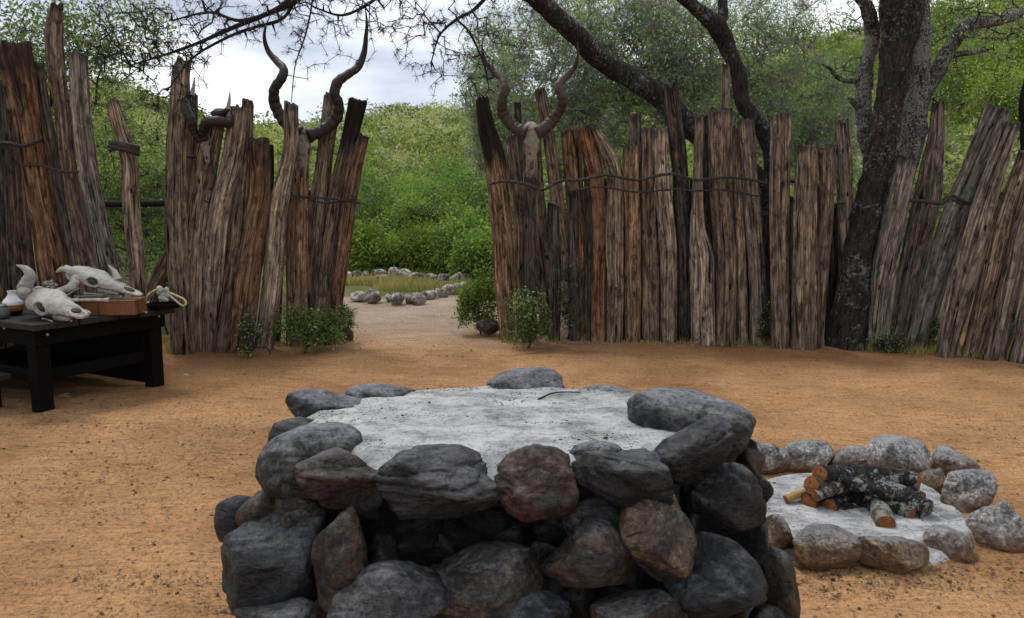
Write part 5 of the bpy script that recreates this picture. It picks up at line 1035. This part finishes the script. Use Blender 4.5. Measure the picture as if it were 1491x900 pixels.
# ------------------------------------------------------------------ rocks beyond the gateway
ORD = ['first', 'second', 'third', 'fourth', 'fifth', 'sixth', 'seventh', 'eighth', 'ninth', 'tenth', 'eleventh', 'twelfth']
FR = [(521, 432, 26, 14), (541, 431, 26, 20), (566, 434, 14, 12), (578, 435, 20, 18), (597, 436, 18, 13), (609, 435, 22, 18), (626, 430, 22, 14), (642, 427, 18, 14), (655, 422, 26, 16), (670, 418, 20, 14), (682, 424, 14, 10)]
BR = [(504, 402, 14, 12), (518, 398, 12, 9), (531, 399, 10, 9), (551, 397, 22, 10), (556, 404, 22, 9), (572, 398, 18, 18), (588, 400, 20, 17), (605, 404, 24, 14), (628, 403, 18, 10), (646, 404, 18, 12), (664, 405, 22, 16), (678, 404, 12, 12)]
for nm, row, bb_ in (('near', FR, 1), ('far', BR, 0)):
    for q, (px, py, wp, hp) in enumerate(row):
        Yd = gr(px, py+hp/2)[1]; s = Yd/FPX; c = at(px, py, Yd)
        o = stone_at('bed_rock', (c[0], Yd+.08, hp*s*.45), (wp*s*1.05, .25, hp*s*1.1), 1200+q+50*bb_, M_rock, (0.42, 0.37, 0.31) if q % 3 else (0.48, 0.45, 0.41), tilt=0, elong=1.3, sub=3, p=24, lo=.5, planes=9, rough=.08)
        tag(o, '%s pale rock from left in the %s edge of the ring beyond the gateway' % (ORD[q], nm), 'rock', 'rocks edging the grass bed')
o = stone_px('rock', 712, 474, 38, 28, 9.1, 1301, M_rock, (0.13, 0.10, 0.08)); tag(o, 'dark brown rock at the foot of the charred right gate post', 'rock')
o = stone_px('rock', 704, 464, 24, 14, 9.3, 1302, M_rock, (0.2, 0.15, 0.11)); tag(o, 'flat brown rock behind the dark rock at the right gate post', 'rock')
o = stone_px('rock', 508, 489, 14, 22, 8.7, 1303, M_rock, (0.14, 0.07, 0.045)); tag(o, 'small reddish rock at the foot of the left gate post', 'rock')
o = stone_px('rock', 276, 549, 23, 11, 6.95, 1304, M_rock, (0.36, 0.29, 0.24)); tag(o, 'small pale rock on the sand right of the table leg', 'rock')
o = stone_px('rock', 112, 588, 22, 9, 6.05, 1305, M_rock, (0.36, 0.29, 0.18)); tag(o, 'flat yellowish rock under the front edge of the table', 'rock')
o = stone_px('rock', 96, 580, 26, 16, 6.2, 1306, M_rock, (0.26, 0.25, 0.22)); tag(o, 'grey rock in the shade under the table', 'rock')
o = stone_px('rock', 1489, 540, 14, 22, 7.3, 1307, M_rock, (0.45, 0.24, 0.09)); tag(o, 'orange rock at the right edge below the fence', 'rock')

# ------------------------------------------------------------------ litter on the sand
rng = np.random.default_rng(31); P = []
def scat(n, x0, x1, y0, y1):
    px = rng.uniform(x0, x1, n); py = rng.uniform(y0, y1, n); P.extend([gr(a, b) for a, b in zip(px, py)])
scat(5000, 0, 1491, 500, 900); scat(5000, 200, 1491, 494, 522); scat(4000, 0, 400, 560, 900); scat(900, 0, 330, 560, 640); scat(1400, 1130, 1480, 815, 880); scat(250, 1380, 1491, 600, 660); scat(120, 500, 700, 450, 500)
P = np.array(P); keep = ~((((P[:, 0]+.02)/.85)**2+((P[:, 1]-2.68)/.62)**2) < 1); P = P[keep]; P = P[(fbm(P*np.array([1.3, 4, 1]), 3, 44)+.5*vn(P*9, 3) > .05) | (rng.uniform(size=len(P)) < .12)]; P[:, 2] = gz(P[:, 0], P[:, 1])+.004
n = len(P); a = rng.uniform(0, 2*np.pi, n); L = rng.uniform(.003, .010, n)*np.where(rng.uniform(size=n) < .04, 2.2, 1); D = np.stack([np.cos(a), np.sin(a), rng.normal(size=n)*.15], -1)*L[:, None]; E = np.stack([-np.sin(a), np.cos(a), rng.normal(size=n)*.4], -1)*(L*.35)[:, None]
V = np.stack([P-D, P+E, P+D, P-E], 1).reshape(-1, 3); V[:, 2] += .002
tag(mesh_np('leaf_litter', V, np.arange(4*n).reshape(n, 4), M_litter, smooth=False, attrs={'rnd': rng.uniform(0, 1, n)}), 'dry leaf and bark crumbs strewn over the orange sand', 'leaf litter', kind='stuff')
D, Fi = ico(1); m = 700; idx = rng.integers(0, n, m); pr = rng.uniform(.003, .010, m); V = (P[idx]+rng.normal(size=(m, 3))*[.2, .2, 0])[:, None]+D[None]*pr[:, None, None]*[1, 1, .6]*rng.uniform(.7, 1.3, (m, 1, 3)); V = V.reshape(-1, 3); F = (Fi[None]+np.arange(m)[:, None, None]*len(D)).reshape(-1, 3)
o = tag(mesh_np('pebbles', V, F, M_rock, smooth=False, color=(0.30, 0.2, 0.12)), 'tiny pebbles scattered over the orange sand', 'pebbles', kind='stuff')
